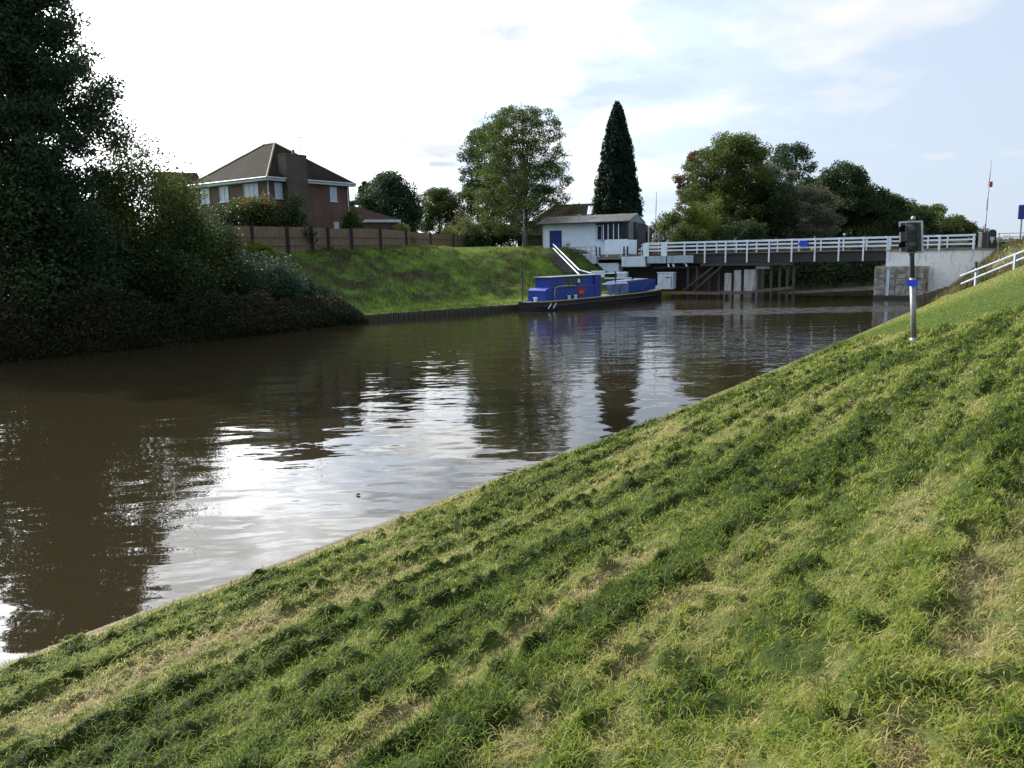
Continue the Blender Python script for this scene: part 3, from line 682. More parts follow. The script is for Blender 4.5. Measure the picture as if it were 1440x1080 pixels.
T_('tree',1150,262,126,40,'l_dark',10000,.28,'dark tree behind the willow',trunk_frac=.05,nclump=90,prof=rnd,clr=1.4)
T_('tree',1226,270,122,30,'l_dark',9000,.27,'lower dark tree left of the traffic light head',trunk_frac=.03,nclump=80,prof=rnd,clr=1.1)
T_('tree',1262,280,150,34,'l_mid',9000,.33,'olive green tree above the traffic light head',trunk_frac=.03,nclump=90,prof=rnd,clr=1.3,gz=3.8)
T_('tree',1310,293,185,36,'l_mid',8000,.4,'distant olive tree right of the traffic light',trunk_frac=.03,nclump=80,prof=rnd,clr=1.6,gz=3.8)
T_('tree',1345,306,200,24,'l_mid',5000,.4,'last low tree of the distant line, left of the barrier arm',trunk_frac=.03,nclump=60,prof=rnd,clr=1.4,gz=3.8)
T_('bare_tree',1362,314,205,12,'l_grey',500,.3,'faint leafless far tree just left of the barrier arm',trunk_frac=.1,nclump=60,prof=rnd,clr=.9,gz=3.8)
T_('tree',1245,276,132,28,'l_dark',9000,.28,'dark rounded tree between the lower dark tree and the olive tree above the signal',trunk_frac=.03,nclump=80,prof=rnd,clr=1.2)
T_('tree',1288,292,170,30,'l_dark',7000,.34,'dull green low tree directly right of the signal head',trunk_frac=.03,nclump=80,prof=rnd,clr=1.4,gz=3.8)
T_('tree',1205,262,128,34,'l_dark',9000,.28,'dark tree in the dip right of the dark green tree',trunk_frac=.03,nclump=80,prof=rnd,clr=1.2)
# low growth behind the bridge
def S2(name,px,yt,Y,rpx,m,lv,size,label,gz=4.3,**k):
    q=P(px,yt,Y); shrub(name,(q[0],q[1],gz),rpx*Y/F,rpx*Y/F*.8,q[2]-gz,MT[m],lv,size,label,**k)
S2('bush',938,300,92,22,'l_yel',7000,.2,'yellow-green bush right of the left barrier pole')
S2('bush',985,293,93,36,'l_yel',11000,.2,'wide yellow-green bush below the copper-leaved tree')
S2('bush',968,322,88,34,'l_mid',8000,.18,'low green bush behind the left end of the bridge rail')
S2('bush',1040,318,92,50,'l_dark',9000,.22,'dark bush at the foot of the tallest crown')
S2('bush',1215,322,118,60,'l_dark',9000,.3,'long dark undergrowth behind the right half of the bridge',gz=1.5)
S2('bush',1130,330,100,60,'l_dark',12000,.25,'dark undergrowth below the pale willow',gz=.8)
S2('bush',1185,345,104,50,'l_dark',10000,.25,'dark bank growth seen under the bridge deck',gz=.4)
S2('bush',1060,345,95,50,'l_dark',9000,.25,'dark growth behind the pivot pier',gz=.6)
def far_undergrowth():
    n=60000; s0=SBR+1.5; S=s0+RNG.random(n)*75
    hm_=3.6*(.6+.8*fbm(S*.25,S*0,3,18)); ang=RNG.random(n)*np.pi; rr=RNG.random(n)**.35
    T=2.6-np.cos(ang)*2.9*rr; z=.2+hm_*np.sin(ang)*rr
    x,y,nx,ny=EF.at(S); k=z>.02
    o=leafcloud('undergrowth',np.stack([x+nx*T,y+ny*T,z],1)[k],.34,MT['l_dark'],None,(.3+.5*(fbm(S*.5,z,3,12)-.5)+RNG.normal(0,.15,n))[k],.2,.6); o['kind']='stuff'
far_undergrowth()
# garden shrubs
S2('garden_shrub',352,281,61.2,42,'l_flower',14000,.18,'garden shrub with red flowers in front of the brick house',gz=4.8)
S2('garden_shrub',400,290,61.2,36,'l_dark',6000,.18,'dark garden shrub below the chimney',gz=4.8)
S2('garden_shrub',310,297,60.5,36,'l_dark',5000,.18,'dark garden shrub under the left windows of the brick house',gz=4.8)
S2('conical_shrub',494,299,66.2,14,'l_mid',5000,.18,'round-topped green shrub at the right corner of the brick house',gz=4.8)
S2('climbing_shrub',564,319,71.5,17,'l_pink',3500,.18,'orange-tinged climber spilling over the fence top',gz=5.0)
S2('round_shrub',650,309,88,35,'l_pink',10000,.14,'rounded shrub with pinkish top above the right end of the fence',gz=4.9)
S2('dark_hedge',712,323,94,36,'l_dark',9000,.18,'dark hedge between the fence end and the white hut',gz=4.7,nclump=60)
S2('dark_shrub',672,330,87,12,'l_dark',3000,.14,'small dark shrub leaning on the last fence panel',gz=4.9)

# ------------------------------------------------------------------ brick house
th=R(55); hx=np.array([math.cos(th),math.sin(th)]); hy=np.array([-math.sin(th),math.cos(th)])
HO=P(375,250,62)[:2]; EZ=P(375,249,62)[2]
Lb=online(500,260,HO,hx); La=online(265,262,HO,hy)
GZ=4.7
house=empty('brick_house',(HO[0],HO[1],GZ),th,'two-storey red brick house with mossy hipped roof and tall side chimney','house')
ez=EZ-GZ; ov=.4
def L_(px,y=300): return online(px,y,HO,hy)
def R_(px,y=300): return online(px,y,HO,hx)
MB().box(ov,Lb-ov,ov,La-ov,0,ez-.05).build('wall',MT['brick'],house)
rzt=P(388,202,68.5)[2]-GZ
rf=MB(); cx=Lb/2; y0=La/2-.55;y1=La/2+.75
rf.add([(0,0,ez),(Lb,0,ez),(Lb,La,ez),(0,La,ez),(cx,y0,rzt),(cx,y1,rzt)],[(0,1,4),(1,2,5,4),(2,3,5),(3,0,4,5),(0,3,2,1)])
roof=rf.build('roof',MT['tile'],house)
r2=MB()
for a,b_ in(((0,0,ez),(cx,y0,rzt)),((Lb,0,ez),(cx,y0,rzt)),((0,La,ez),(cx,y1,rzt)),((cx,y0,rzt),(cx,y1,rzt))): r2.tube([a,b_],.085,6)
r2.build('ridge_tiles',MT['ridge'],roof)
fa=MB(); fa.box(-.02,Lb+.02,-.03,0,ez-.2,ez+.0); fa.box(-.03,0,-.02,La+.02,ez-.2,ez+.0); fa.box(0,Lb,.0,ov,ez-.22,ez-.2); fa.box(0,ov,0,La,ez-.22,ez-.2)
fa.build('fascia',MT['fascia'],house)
gp=MB(); gp.tube([(-.09,-.05,ez),(-.09,La,ez)],.06,6); gp.tube([(-.05,-.09,ez),(Lb,-.09,ez)],.06,6); gp.build('gutter',MT['fascia'],house)
for (x,y) in((ov-.09,ov-.09),(Lb-ov-.25,ov-.07)): MB().tube([(x-.2,y-.25,ez-.1),(x,y,ez-.5),(x,y,0)],.05,8).build('downpipe',MT['fascia'],house)
def window(par,face,a0,a1,z0,z1,pm='curtain',off=None,nm=1,fm='fascia'):
    """face 'L' = x=ov plane, 'R' = y=ov plane"""
    fr=MB(); pn=MB(); t=.07; o=off if off is not None else ov
    def bx(mb,u0,u1,w0,w1,d0,d1):
        if face=='L': mb.box(o-d1,o-d0,u0,u1,w0,w1)
        else: mb.box(u0,u1,o-d1,o-d0,w0,w1)
    bx(fr,a0,a1,z0,z0+t,0.002,.05);bx(fr,a0,a1,z1-t,z1,.002,.05);bx(fr,a0,a0+t,z0+t,z1-t,.002,.05);bx(fr,a1-t,a1,z0+t,z1-t,.002,.05)
    for i in range(nm): c=a0+(a1-a0)*(i+1)/(nm+1); bx(fr,c-.03,c+.03,z0+t,z1-t,.002,.045)
    w=fr.build('window',MT[fm],par); bx(pn,a0+.01,a1-.01,z0+.01,z1-.01,.004,.02); pn.build('pane',MT[pm],w)
    sl=MB(); bx(sl,a0-.06,a1+.06,z0-.07,z0,.002,.11); sl.build('sill',MT[fm],w)
wz1=ez-.3
for p0,p1,nm in((279,291,1),(305.5,318,1),(340,360,2)):
    a,b_=L_(p0),L_(p1); window(house,'L',min(a,b_),max(a,b_),wz1-(1.3 if nm==2 else 1.2),wz1,nm=nm)
for p0,p1 in((393,403.5),(470,479.5)): window(house,'R',R_(p0),R_(p1),wz1-1.2,wz1-.02,nm=1)
window(house,'R',R_(473),R_(480),1.9,2.45,nm=0)
c0,c1=R_(405),R_(434); ct=P(420,216,64)[2]-GZ
ch=MB(); ch.box(c0,c1,-.16,ov+.35,0,ct); ch.box(c0-.03,c1+.03,-.19,ov+.38,ct-.12,ct-.02); chim=ch.build('chimney',MT['chimbrick'],house)
MB().tube([((c0+c1)/2,.15,ct),((c0+c1)/2,.15,ct+.35)],[.13,.1],8).build('chimney_pot',MT['ridge'],chim)
ae=MB(); q=(c1-.3,.15); az_=P(430,190,64)[2]-GZ
ae.tube([(q[0],q[1],ct),(q[0],q[1],az_)],.025,5); ae.beam((q[0]-.1,q[1]-.9,az_-.05),(q[0]+.2,q[1]+.7,az_+.02),.03)
for i in range(6): f_=i/5; ae.beam((q[0]-.1+.3*f_-.25,q[1]-.9+1.6*f_,az_-.05+.07*f_),(q[0]-.1+.3*f_+.25,q[1]-.9+1.6*f_,az_-.05+.07*f_),.018)
ae.build('aerial',MT['steel'],house)
MB().box(R_(375)+1.5,R_(375)+1.6,ov-.05,ov,wz1-.3,wz1).build('alarm_box',MT['fascia'],house)
# garage / lean-to of the house
gy=P(500,300,71); ga=empty('garage',(P(505,300,70)[0],70.5,4.75),R(30),'low brick garage with shallow tiled roof at the right end of the brick house','garage')
gw=3.6; gh=P(530,310,72)[2]-4.75
MB().box(-2,gw-.3,0,5,0,gh-.05).build('wall',MT['brick'],ga)
MB().add([(-2.3,-.3,gh),(gw,-.3,gh),(gw,5.3,gh),(-2.3,5.3,gh),(-.6,2.4,gh+1.6),(-.6,2.6,gh+1.6)],[(0,1,4),(1,2,5,4),(2,3,5),(3,0,4,5),(0,3,2,1)]).build('roof',MT['tilebrown'],ga)
MB().box(-2.3,gw,-.34,-.3,gh-.2,gh+.03).box(gw,gw+.04,-.3,5.3,gh-.2,gh+.03).build('fascia',MT['fascia'],ga)
MB().box(gw-1.2,gw-.9,4.9,5.02,.3,gh-.4).build('drainpipe',MT['fascia'],ga)
# far roof behind shrubs, left
q=P(250,242,88); fh=empty('far_house',(q[0],88,4.8),R(35),'distant house roof peeping over the shrubs left of the brick house','house')
hz=q[2]-4.8
MB().box(-1.6,1.6,-3,3,0,hz-2.6).build('wall',MT['brickdark'],fh)
MB().prism([(-3.6,hz-2.7),(3.6,hz-2.7),(0,hz)],0,-2,2).build('roof',MT['tilebrown'],fh)
# brown-roofed house behind hut
q=P(815,284,104); bh=empty('brown_roof_house',(q[0],104,4.6),R(-14),'brown tiled house with two roof windows behind the white hut','house')
bz=q[2]-4.6; be=P(815,331,104)[2]-4.6+.2
MB().box(-8.2,8.6,0,8,0,be).build('wall',MT['brickdark'],bh)
b2=MB().add([(-8.8,-.5,be),(9.4,-.5,be),(9.4,8.5,be),(-8.8,8.5,be),(-4.0,4,bz),(4.2,4,bz)],[(0,1,5,4),(1,2,5),(2,3,4,5),(3,0,4),(0,3,2,1)]).build('roof',MT['tilebrown'],bh)
def sky_light(x,w,v0,v1):
    s=(bz-be)/4.5; p0=(-.5+v0*4.5,be+v0*(bz-be)+.07); p1=(-.5+v1*4.5,be+v1*(bz-be)+.07)
    MB().add([(x,p0[0],p0[1]),(x+w,p0[0],p0[1]),(x+w,p1[0],p1[1]),(x,p1[0],p1[1])]+[(x,p0[0],p0[1]-.1),(x+w,p0[0],p0[1]-.1),(x+w,p1[0],p1[1]-.1),(x,p1[0],p1[1]-.1)],[(0,1,2,3),(7,6,5,4),(0,4,5,1),(1,5,6,2),(2,6,7,3),(3,7,4,0)]).build('roof_window',glassmat('skylight_glass',(.6,.62,.65)) if 'skl' not in MT else MT['skl'],b2)
sky_light(.6,.7,.62,.9); sky_light(2.4,.45,.66,.76)
MB().beam((9.5,-.55,be-.05),(-8.8,-.55,be-.05),.1,.12).build('gutter',MT['felt'],bh)

# ------------------------------------------------------------------ garden fence
posts=[(298,54),(324,55),(354,57),(404,59.3),(438,61),(461,62.3),(494,64),(535,66.5),(571,70),(605,76),(637,83),(656,88),(680,94)]
tops={298:314,324:316,354:317,404:318,438:318.5,461:319,494:320,535:321.5,571:324,605:327,637:329.5,656:331,680:333}
pp=[]
for px,Y in posts:
    q=P(px,tops[px],Y); pp.append((q[0],q[1],q[2]+RNG.normal(0,.025)))
fn=empty('garden_fence',(pp[0][0],pp[0][1],4.7),0,'brown close-boarded timber fence along the top of the far bank','fence')
o=np.array([pp[0][0],pp[0][1],4.7])
for i,(a,b_) in enumerate(zip(pp[:-1],pp[1:])):
    a=np.array(a)-o;b_=np.array(b_)-o; zt=(a[2]+b_[2])/2-.06; mb=MB(); d=b_-a;d[2]=0; L=np.linalg.norm(d[:2]); n=max(4,int(L/.16))
    nrm=np.array([d[1],-d[0],0])/L
    for k in range(n):
        p0=a+d*(k+.04)/n; p1=a+d*(k+.98)/n; off=nrm*(.012 if k%2 else 0); z1=a[2]*(1-k/n)+b_[2]*k/n-.06+RNG.normal(0,.008)
        mb.add([(p0[0]+off[0],p0[1]+off[1],-.3),(p1[0]+off[0],p1[1]+off[1],-.3),(p1[0]+off[0],p1[1]+off[1],z1),(p0[0]+off[0],p0[1]+off[1],z1),
                (p0[0]-nrm[0]*.02,p0[1]-nrm[1]*.02,-.3),(p1[0]-nrm[0]*.02,p1[1]-nrm[1]*.02,-.3),(p1[0]-nrm[0]*.02,p1[1]-nrm[1]*.02,z1),(p0[0]-nrm[0]*.02,p0[1]-nrm[1]*.02,z1)],
               [(0,1,2,3),(7,6,5,4),(3,2,6,7),(0,3,7,4),(1,5,6,2)])
    pn=mb.build('fence_panel',MT['fence'],fn)
    for zz in (.35,.95): MB().beam(a*[1,1,0]+[nrm[0]*.04,nrm[1]*.04,zz+.1],b_*[1,1,0]+[nrm[0]*.04,nrm[1]*.04,zz+.1],.045,.07).build('rail',MT['timber2'],pn)
for q in pp:
    q=np.array(q)-o; MB().box(q[0]-.11,q[0]+.11,q[1]-.2,q[1]-.0,-.4,q[2]+.02).build('fence_post',MT['fencepost'],fn)
# pole by the birch
q=P(737,291,84); po=MB().tube([(0,0,-.3),(0,0,q[2]-4.7)],[.12,.1],8).box(-.09,.09,-.12,.12,q[2]-4.75,q[2]-4.5).build('lamp_post',MT['steel'],None,True); po.location=(q[0],q[1],4.7)
tag(po,'plain grey post standing in front of the birch','post')

# ------------------------------------------------------------------ bridge
BO=np.array([17.46,71.8]); ba=math.atan2(-.504,.864); bx=np.array([math.cos(ba),math.sin(ba)])
def BT(px,y=350): return online(px,y,BO,bx)
def bl(p):   # world -> bridge local
    d=np.array(p[:2])-BO; return np.array([d@bx, d@np.array([-bx[1],bx[0]]), p[2]])
br=empty('swing_bridge',(BO[0],BO[1],0),ba,'long white-railed swing bridge over dark girders across the canal','bridge')
xL,xR=BT(908),BT(1247); DW=4.4; zd=3.82
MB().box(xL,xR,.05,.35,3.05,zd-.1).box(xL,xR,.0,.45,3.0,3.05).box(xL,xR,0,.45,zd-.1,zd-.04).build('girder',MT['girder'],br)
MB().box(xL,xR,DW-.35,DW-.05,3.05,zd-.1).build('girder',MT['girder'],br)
mb=MB()
for i in range(13): x=xL+.5+(xR-xL-1)*i/12; mb.box(x-.08,x+.08,.35,DW-.35,3.2,zd-.1)
mb.build('cross_beams',MT['girder'],br)
MB().box(xL,xR,-.1,DW+.1,zd-.04,zd+.04).build('deck',MT['timber'],br)
xE=BT(1371); 
post_t=[]; k=-1
sp=(BT(1180)-BT(992))/6
for k in range(-1,9): post_t.append(k*sp)
def rails(y,x0,x1,par,name='rail'):
    for z in (4.87,4.54,4.2): MB().box(x0,x1,y-.03,y+.03,z-.065,z+.065).build(name,MT['white'],par)
rails(-.08,xL,xR,br); rails(DW+.08,xL,xR,br)
for x in post_t: MB().box(x-.06,x+.06,-.2,-.112,3.02,4.9).build('post',MT['white'],br)
for x in post_t: MB().box(x-.3-.05,x-.3+.05,DW+.112,DW+.2,3.5,4.9).build('post',MT['white'],br)
for px in (909,934.5): x=BT(px); MB().box(x-.28,x+.28,-.16,-.112,3.7,4.9).build('rail_plate',MT['white'],br)
xa,xb,xc=BT(911),BT(938.5),BT(976)
MB().box(xa,xb-.05,-.21,-.0,3.05,3.72).build('counterweight_panel',MT['bluegrey'],br,bevel=.02); MB().box(xb+.05,xc,-.21,-.0,3.05,3.72).build('counterweight_panel',MT['bluegrey'],br,bevel=.02)
for px in(940,947,965): x=BT(px); MB().beam((x,-.1,3.0),(x+.12,-.1,2.72),.14).build('bracket',MT['blockwhite'],br)
x=BT(1130.5); s=MB()
s.prism([(x+.42*math.cos(a),4.5+.24*math.sin(a)) for a in np.linspace(0,2*math.pi,20,endpoint=False)],1,-.26,-.22); s.build('oval_sign',MT['bluesign'],br)
x=BT(1143); MB().ball((x,-.3,4.0),.14).tube([(x+.15,-.25,4.9),(x+.15,-.25,5.1)],.05,6).build('navigation_lamp',MT['gunwale'],br)
x=BT(1176); MB().tube([(x,DW,4.9),(x,DW,5.15)],.04,6).ball((x,DW,5.22),.12).build('bridge_lamp',MT['steel'],br)
# approach railing right of the abutment
ra=empty('approach_railing',(BO[0]+bx[0]*xR,BO[1]+bx[1]*xR,zd),ba,'white three-rail fence on top of the right abutment','railing')
l=xE-xR
for z in (4.87,4.54,4.2): MB().box(.05,l,-.11,-.05,z-.055-zd,z+.055-zd).build('rail',MT['white'],ra)
for z in (4.87,4.54,4.2): MB().box(.05,l+.5,DW+.05,DW+.11,z-.055-zd,z+.055-zd).build('rail',MT['white'],ra)
for px in (1246,1318,1366): x=BT(px)-xR+.12; MB().box(x-.08,x+.08,-.2,-.112,-.1,1.09).build('post',MT['white'],ra)
for px in (1270,1300,1329): x=BT(px)-xR; MB().box(x-.05,x+.05,DW-.05,DW+.04,-.1,1.09).build('post',MT['white'],ra)
# right abutment
xW=BT(1400); ab=empty('bridge_abutment',(BO[0]+bx[0]*xR,BO[1]+bx[1]*xR,0),ba,'white painted abutment wall with streaky stains on a stone pier at the right','abutment')
w=xW-xR
MB().box(0,w,-.12,5.2,-1,3.74).build('wall',MT['dwhite'],ab)
MB().box(-.1,w+6,-.2,5.3,3.74,3.86).build('coping',MT['concrete'],ab)
MB().box(w,w+7,-.06,5.1,2.2,3.74).build('wing_wall',MT['concrete'],ab)
x0=BT(1233)-xR;x1=BT(1308)-xR
st=MB().box(x0,x1,-.75,4.6,-1.2,2.58); so=st.build('stone_pier',MT['stone'],ab,bevel=.06)
cp=MB(); 
for i in range(5):
    for j in range(6):
        if RNG.random()<.85: cp.box(x0+.1+i*(x1-x0)/5,x0+(i+1)*(x1-x0)/5-.02,-.79-.03*RNG.random(),-.74,j*.43-.1,j*.43+.29)
cp.build('stone_blocks',MT['stone'],so,bevel=.03)
MB().box(x0-.03,x1+.03,-.84,4.6,-1,.28).build('algae_band',MT['hull'],so)
MB().box(x1-.3,x1-.12,-.9,-.842,.3,2.4).build('pier_edge_stone',MT['concrete'],so)
MB().box(x0+.9,x0+1.1,-.83,-.78,-.3,2.3).build('level_gauge',MT['blockwhite'],ab)
# road over the approaches
rd=MB().box(xR,xR+70,.25,DW+.2,3.862,3.9); rdo=rd.build('road',MT['tarmac']); rdo.location=(BO[0],BO[1],0); rdo.rotation_euler=(0,0,ba); tag(rdo,kind='structure')

# pivot pier with timber fender
pv=empty('pivot_pier',(BO[0],BO[1],0),ba,'dark timber and concrete pivot pier under the middle of the bridge','pier')
p0,p1=BT(978),BT(1064)
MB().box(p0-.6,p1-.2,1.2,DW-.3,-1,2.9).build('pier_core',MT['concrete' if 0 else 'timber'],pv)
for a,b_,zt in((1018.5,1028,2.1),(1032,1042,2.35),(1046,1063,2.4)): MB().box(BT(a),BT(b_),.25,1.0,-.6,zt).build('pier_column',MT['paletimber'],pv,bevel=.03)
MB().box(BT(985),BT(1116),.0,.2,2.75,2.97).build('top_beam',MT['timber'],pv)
MB().box(BT(1062),BT(1082),.3,.6,2.45,2.7).build('rest_block',MT['bluegrey'],pv)
for a,b_ in((960,1003),(975,1015)): MB().beam((BT(a),.12,.5),(BT(b_),.12,2.7),.16).build('brace',MT['timber'],pv)
for px in (966,979,996,1010,1072,1084,1096,1107,1116): x=BT(px); MB().box(x-.1,x+.1,.35,.6,-1,2.75).build('pile',MT['timber'],pv)
fe=MB(); y_=-.9
fe.box(BT(940,410)-.5,BT(1018),y_-.15,y_+.1,.28,.52); fe.build('fender_beam',MT['rust'],pv)
MB().box(BT(1018),BT(1064),y_-.15,y_+.1,.30,.60).build('fender_beam',MT['timber2'],pv)
MB().add([(BT(1064),y_-.1,.45),(BT(1118),y_+.3,.75),(BT(1118),y_+.5,.75),(BT(1064),y_+.1,.45),(BT(1064),y_-.1,.7),(BT(1118),y_+.3,.98),(BT(1118),y_+.5,.98),(BT(1064),y_+.1,.7)],[(0,1,2,3),(4,5,6,7),(0,1,5,4),(1,2,6,5),(2,3,7,6),(3,0,4,7)]).build('fender_beam',MT['timber2'],pv)
for px in(950,975,1000,1025,1046,1062): x=BT(px,410); MB().box(x-.12,x+.12,y_+.1,y_+.34,-1,.5).build('fender_pile',MT['timber'],pv)
MB().box(BT(1018),BT(1030),.1,.25,-.3,.5).build('algae_base',MT['concrete'],pv);MB().box(BT(1043),BT(1063),.1,.25,-.3,.45).build('algae_base',MT['concrete'],pv)

# left abutment: slab, void wall, white blocks
la=empty('left_abutment',(BO[0],BO[1],0),ba,'dark left abutment below the hut with concrete walkway slab','abutment')
xl0=BT(838); 
MB().box(BT(838),xL-.02,.1,6,3.45,3.72).build('walkway_slab',MT['concrete'],la,bevel=.03)
MB().box(BT(845),BT(985),2.2,8,-1,3.45).build('retaining_wall',MT['girder'],la)  # dark girder colour stands in for the shade of the void under the slab
MB().box(BT(915),BT(1000),.6,.9,2.55,2.75).build('sill_beam',MT['timber'],la)
def blk(px0,px1,y0_,y1_,dY,label,m='blockwhite',shape=None,th_=1.2):
    """white painted concrete block, its face at local depth dY behind the bridge front"""
    a,b_=BT(px0,y1_),BT(px1,y1_)
    Yw=BO[1]+bx[1]*(a+b_)/2+dY*.864
    zt=P((px0+px1)/2,y0_,Yw)[2]; zb=P((px0+px1)/2,y1_,Yw)[2]
    root_=empty('concrete_block',(BO[0]+bx[0]*a-bx[1]*dY,BO[1]+bx[1]*a+bx[0]*dY,zb),ba,label,'block')
    w_=b_-a;h_=zt-zb
    poly=[(0,0),(w_,0),(w_,h_),(0,h_)] if shape is None else [(u*w_,v*h_) for u,v in shape]
    ob=MB().prism(poly,1,0,th_).build('concrete_block',MT[m],None,bevel=.07)
    ob.location=root_.location; ob.rotation_euler=root_.rotation_euler; tag(ob,label,'block'); bpy.data.objects.remove(root_)
    return ob
blk(874,908,361,375.5,-.05,'white painted concrete block under the left nose of the bridge',th_=1.5)
blk(838,867.5,370,384,.4,'white concrete block with one rounded corner, lower left of the bridge nose',shape=[(0,.95),(.3,.3),(.6,0),(1,0),(1,.85),(.93,1),(0,1)])
blk(811,834,357,372,.9,'sloping white concrete wing beneath the hut walkway',shape=[(0,1),(.75,0),(1,.05),(1,1)],th_=.5)
blk(866,880,382,391.5,.2,'small white concrete block just behind the boat canopy',th_=.6)
cb=blk(926,948,383.5,407,-.3,'white equipment cabinet standing at the water under the bridge nose',m='blockwhite',th_=.9); cb.name='equipment_cabinet'; cb['category']='cabinet'
x_=.35
hd=MB().box(.75,1.2,-.012,-.002,1.05,1.13).build('vent',MT['black'],cb)
MB().box(-.04,1.55,-.05,.95,1.50,1.56).build('lid',MT['white'],cb)
MB().box(1.3,1.36,-.04,-.002,.2,1.2).build('hinge',MT['steel'],cb)
# walkway railings left of the bridge
wr=empty('walkway_railing',(BO[0],BO[1],3.72),ba,'white two-rail fence along the walkway between hut and bridge','railing')
def zat(px,py,t_): q=P(px,py,BO[1]+bx[1]*t_); return q[2]-3.72
a,b_=BT(838),BT(908)
for z in (.62,.28): MB().box(a,b_,-.03,.03,z-.05,z+.05).build('rail',MT['white'],wr)
for px in (842,853,873,880,902): x=BT(px); MB().box(x-.05,x+.05,.04,.12,0,.85).build('post',MT['white'],wr)
for px in (839,844,878,883,897,904): x=BT(px); MB().box(x-.06,x+.06,-.14,-.04,.15,.95 if px<900 else .6).build('bollard_post',MT['black'],wr)
MB().box(BT(885),BT(912),3,3.06,1.02,1.1).build('rear_rail',MT['white'],wr); MB().box(BT(885),BT(912),3,3.06,.7,.76).build('rear_rail',MT['white'],wr)
# thin grey railing in front of hut door
hr=empty('steel_railing',(BO[0],BO[1],3.8),ba,'thin grey tubular railing at the edge in front of the hut','railing')
a,b_=BT(790),BT(836)
for z in (.9,.5): MB().tube([(a,.5,z),(b_,.5,z)],.025,6).build('rail',MT['steel'],hr); 
for i in range(7): x=a+(b_-a)*i/6; MB().tube([(x,.5,-.25),(x,.5,.92)],.028,6).build('post',MT['steel'],hr)

# ------------------------------------------------------------------ hut
q0=P(763,352,82.5); ha=R(-24.5); hxd=np.array([math.cos(ha),math.sin(ha)])
HZ=4.15; hut=empty('bridge_hut',(q0[0],q0[1],HZ),ha,'white bridge keeper hut with blue door, glazed bay and grey ribbed roof','hut')
hO=q0[:2]
HX=lambda px,y=340: online(px,y,hO,hxd)
HL=HX(885); eave=P(765,316,82.5)[2]-HZ
xw=HX(838)
MB().box(2.2,HL+1.5,-1.5,-.01,-.5,-.12).build('terrace',MT['concrete'],hut)
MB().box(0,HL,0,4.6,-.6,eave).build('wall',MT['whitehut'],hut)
bay=.55
mb=MB(); mb.prism([(xw+.9,-.004),(xw+1.1,-bay),(HL+.05,-bay),(HL+.35,.4),(HL+.35,1.5),(HL+.002,1.5),(HL+.002,-.004)],2,-.1,P(860,338,79.5)[2]-HZ); mb.build('bay_base',MT['whitehut'],hut)
bz0=P(860,338,79.5)[2]-HZ
MB().prism([(xw,-.02),(xw+.9,-.02),(xw+1.1,-bay+.06),(HL,-bay+.06),(HL+.28,.4),(HL+.28,1.5),(HL+.01,1.5),(HL+.01,.0),(xw,.0)],2,bz0,eave-.02).build('bay_glazing',MT['glass'],hut)
fr=MB()
for px,yy in ((839.5,-.06),(847,-.06)):
    x=HX(px); fr.box(x-.06,x+.06,yy,yy+.03,bz0,eave-.25)
fr.box(HX(839.5),HX(847),-.06,-.03,bz0,bz0+.1).box(HX(839.5),HX(847),-.06,-.03,eave-.35,eave-.25)
for px in (851,857.5,865,872):
    x=HX(px); fr.box(x-.04,x+.04,-bay-.0,-bay+.05,bz0,eave-.2)
fr.box(xw+1.1,HL,-bay,-bay+.05,bz0,bz0+.08)
fr.build('window_frames',MT['white'],hut)
MB().box(HX(848.5),HX(850.5),-.4,-.06,bz0,eave-.2).build('blue_pillar',MT['doorblue'],hut)
dz=P(785,324,81.5)[2]-HZ
dr=MB().box(HX(773),HX(790),-.035,-.003,-.2,dz).build('door',MT['doorblue'],hut)
MB().box(HX(773)+.12,HX(773)+.18,-.08,-.036,.95,1.05).build('handle',MT['steel'],dr)
dq=HX(765); MB().tube([(.02,-.08,-.4),(.02,-.08,eave)],.045,6).build('downpipe',MT['felt'],hut)
# gable roof, ridge along hut
rh=P(885,298.5,78.5)[2]-HZ
x0_=-.45;x1_=HX(888)
rp=[(-.75,eave-.06),(5.2,eave-.06),(5.2,eave+.02),(2.2,rh),(-.75,eave+.06)]
MB().add([(x0_,-.75,eave+.05),(x1_,-.75,eave+.05),(x1_,2.2,rh),(x0_,2.2,rh),(x1_,5.2,eave+.05),(x0_,5.2,eave+.05),(x0_,-.75,eave-.03),(x1_,-.75,eave-.03),(x1_,2.2,rh-.08),(x0_,2.2,rh-.08),(x1_,5.2,eave-.03),(x0_,5.2,eave-.03)],
  [(0,1,2,3),(3,2,4,5),(6,9,8,7),(9,11,10,8),(0,6,7,1),(4,10,11,5),(1,7,8,2),(2,8,10,4),(0,3,9,6),(3,5,11,9)]).build('roof',MT['sheet'],hut)
MB().prism([(-.72,eave-.1),(5.15,eave-.1),(2.2,rh-.09)],0,x1_-.12,x1_-.02).build('gable_cladding',MT['clad'],hut)
MB().box(HL+.01,x1_-.14,-.6,4.6,eave-.16,eave-.11).build('soffit',MT['felt'],hut)
MB().box(x0_,x1_,-.86,-.75,eave-.08,eave+.06).build('gutter',MT['felt'],hut)
MB().box(HL+.35,HL+.4,1.5,4.6,-.4,eave-.2).build('porch_screen',MT['felt'],hut)
MB().ball((HL+.5,3.9,eave-.2),.12).build('flood_lamp',MT['steel'],hut)
MB().tube([(HX(805),2.1,rh-.1),(HX(805),2.1,rh+.12)],.2,10).build('roof_vent',MT['bluegrey'],hut)
# planter shrubs by the door
for px,lb in ((786,'grey-green pot plant beside the blue door'),(797,'silvery bush in front of the white hut wall')):
    q=P(px,343,79.5); shrub('pot_plant',(q[0],79.5,4.0),.45,.35,max(.5,q[2]-4.0),MT['l_grey'],350,.09,lb,cat='plant',nclump=12)

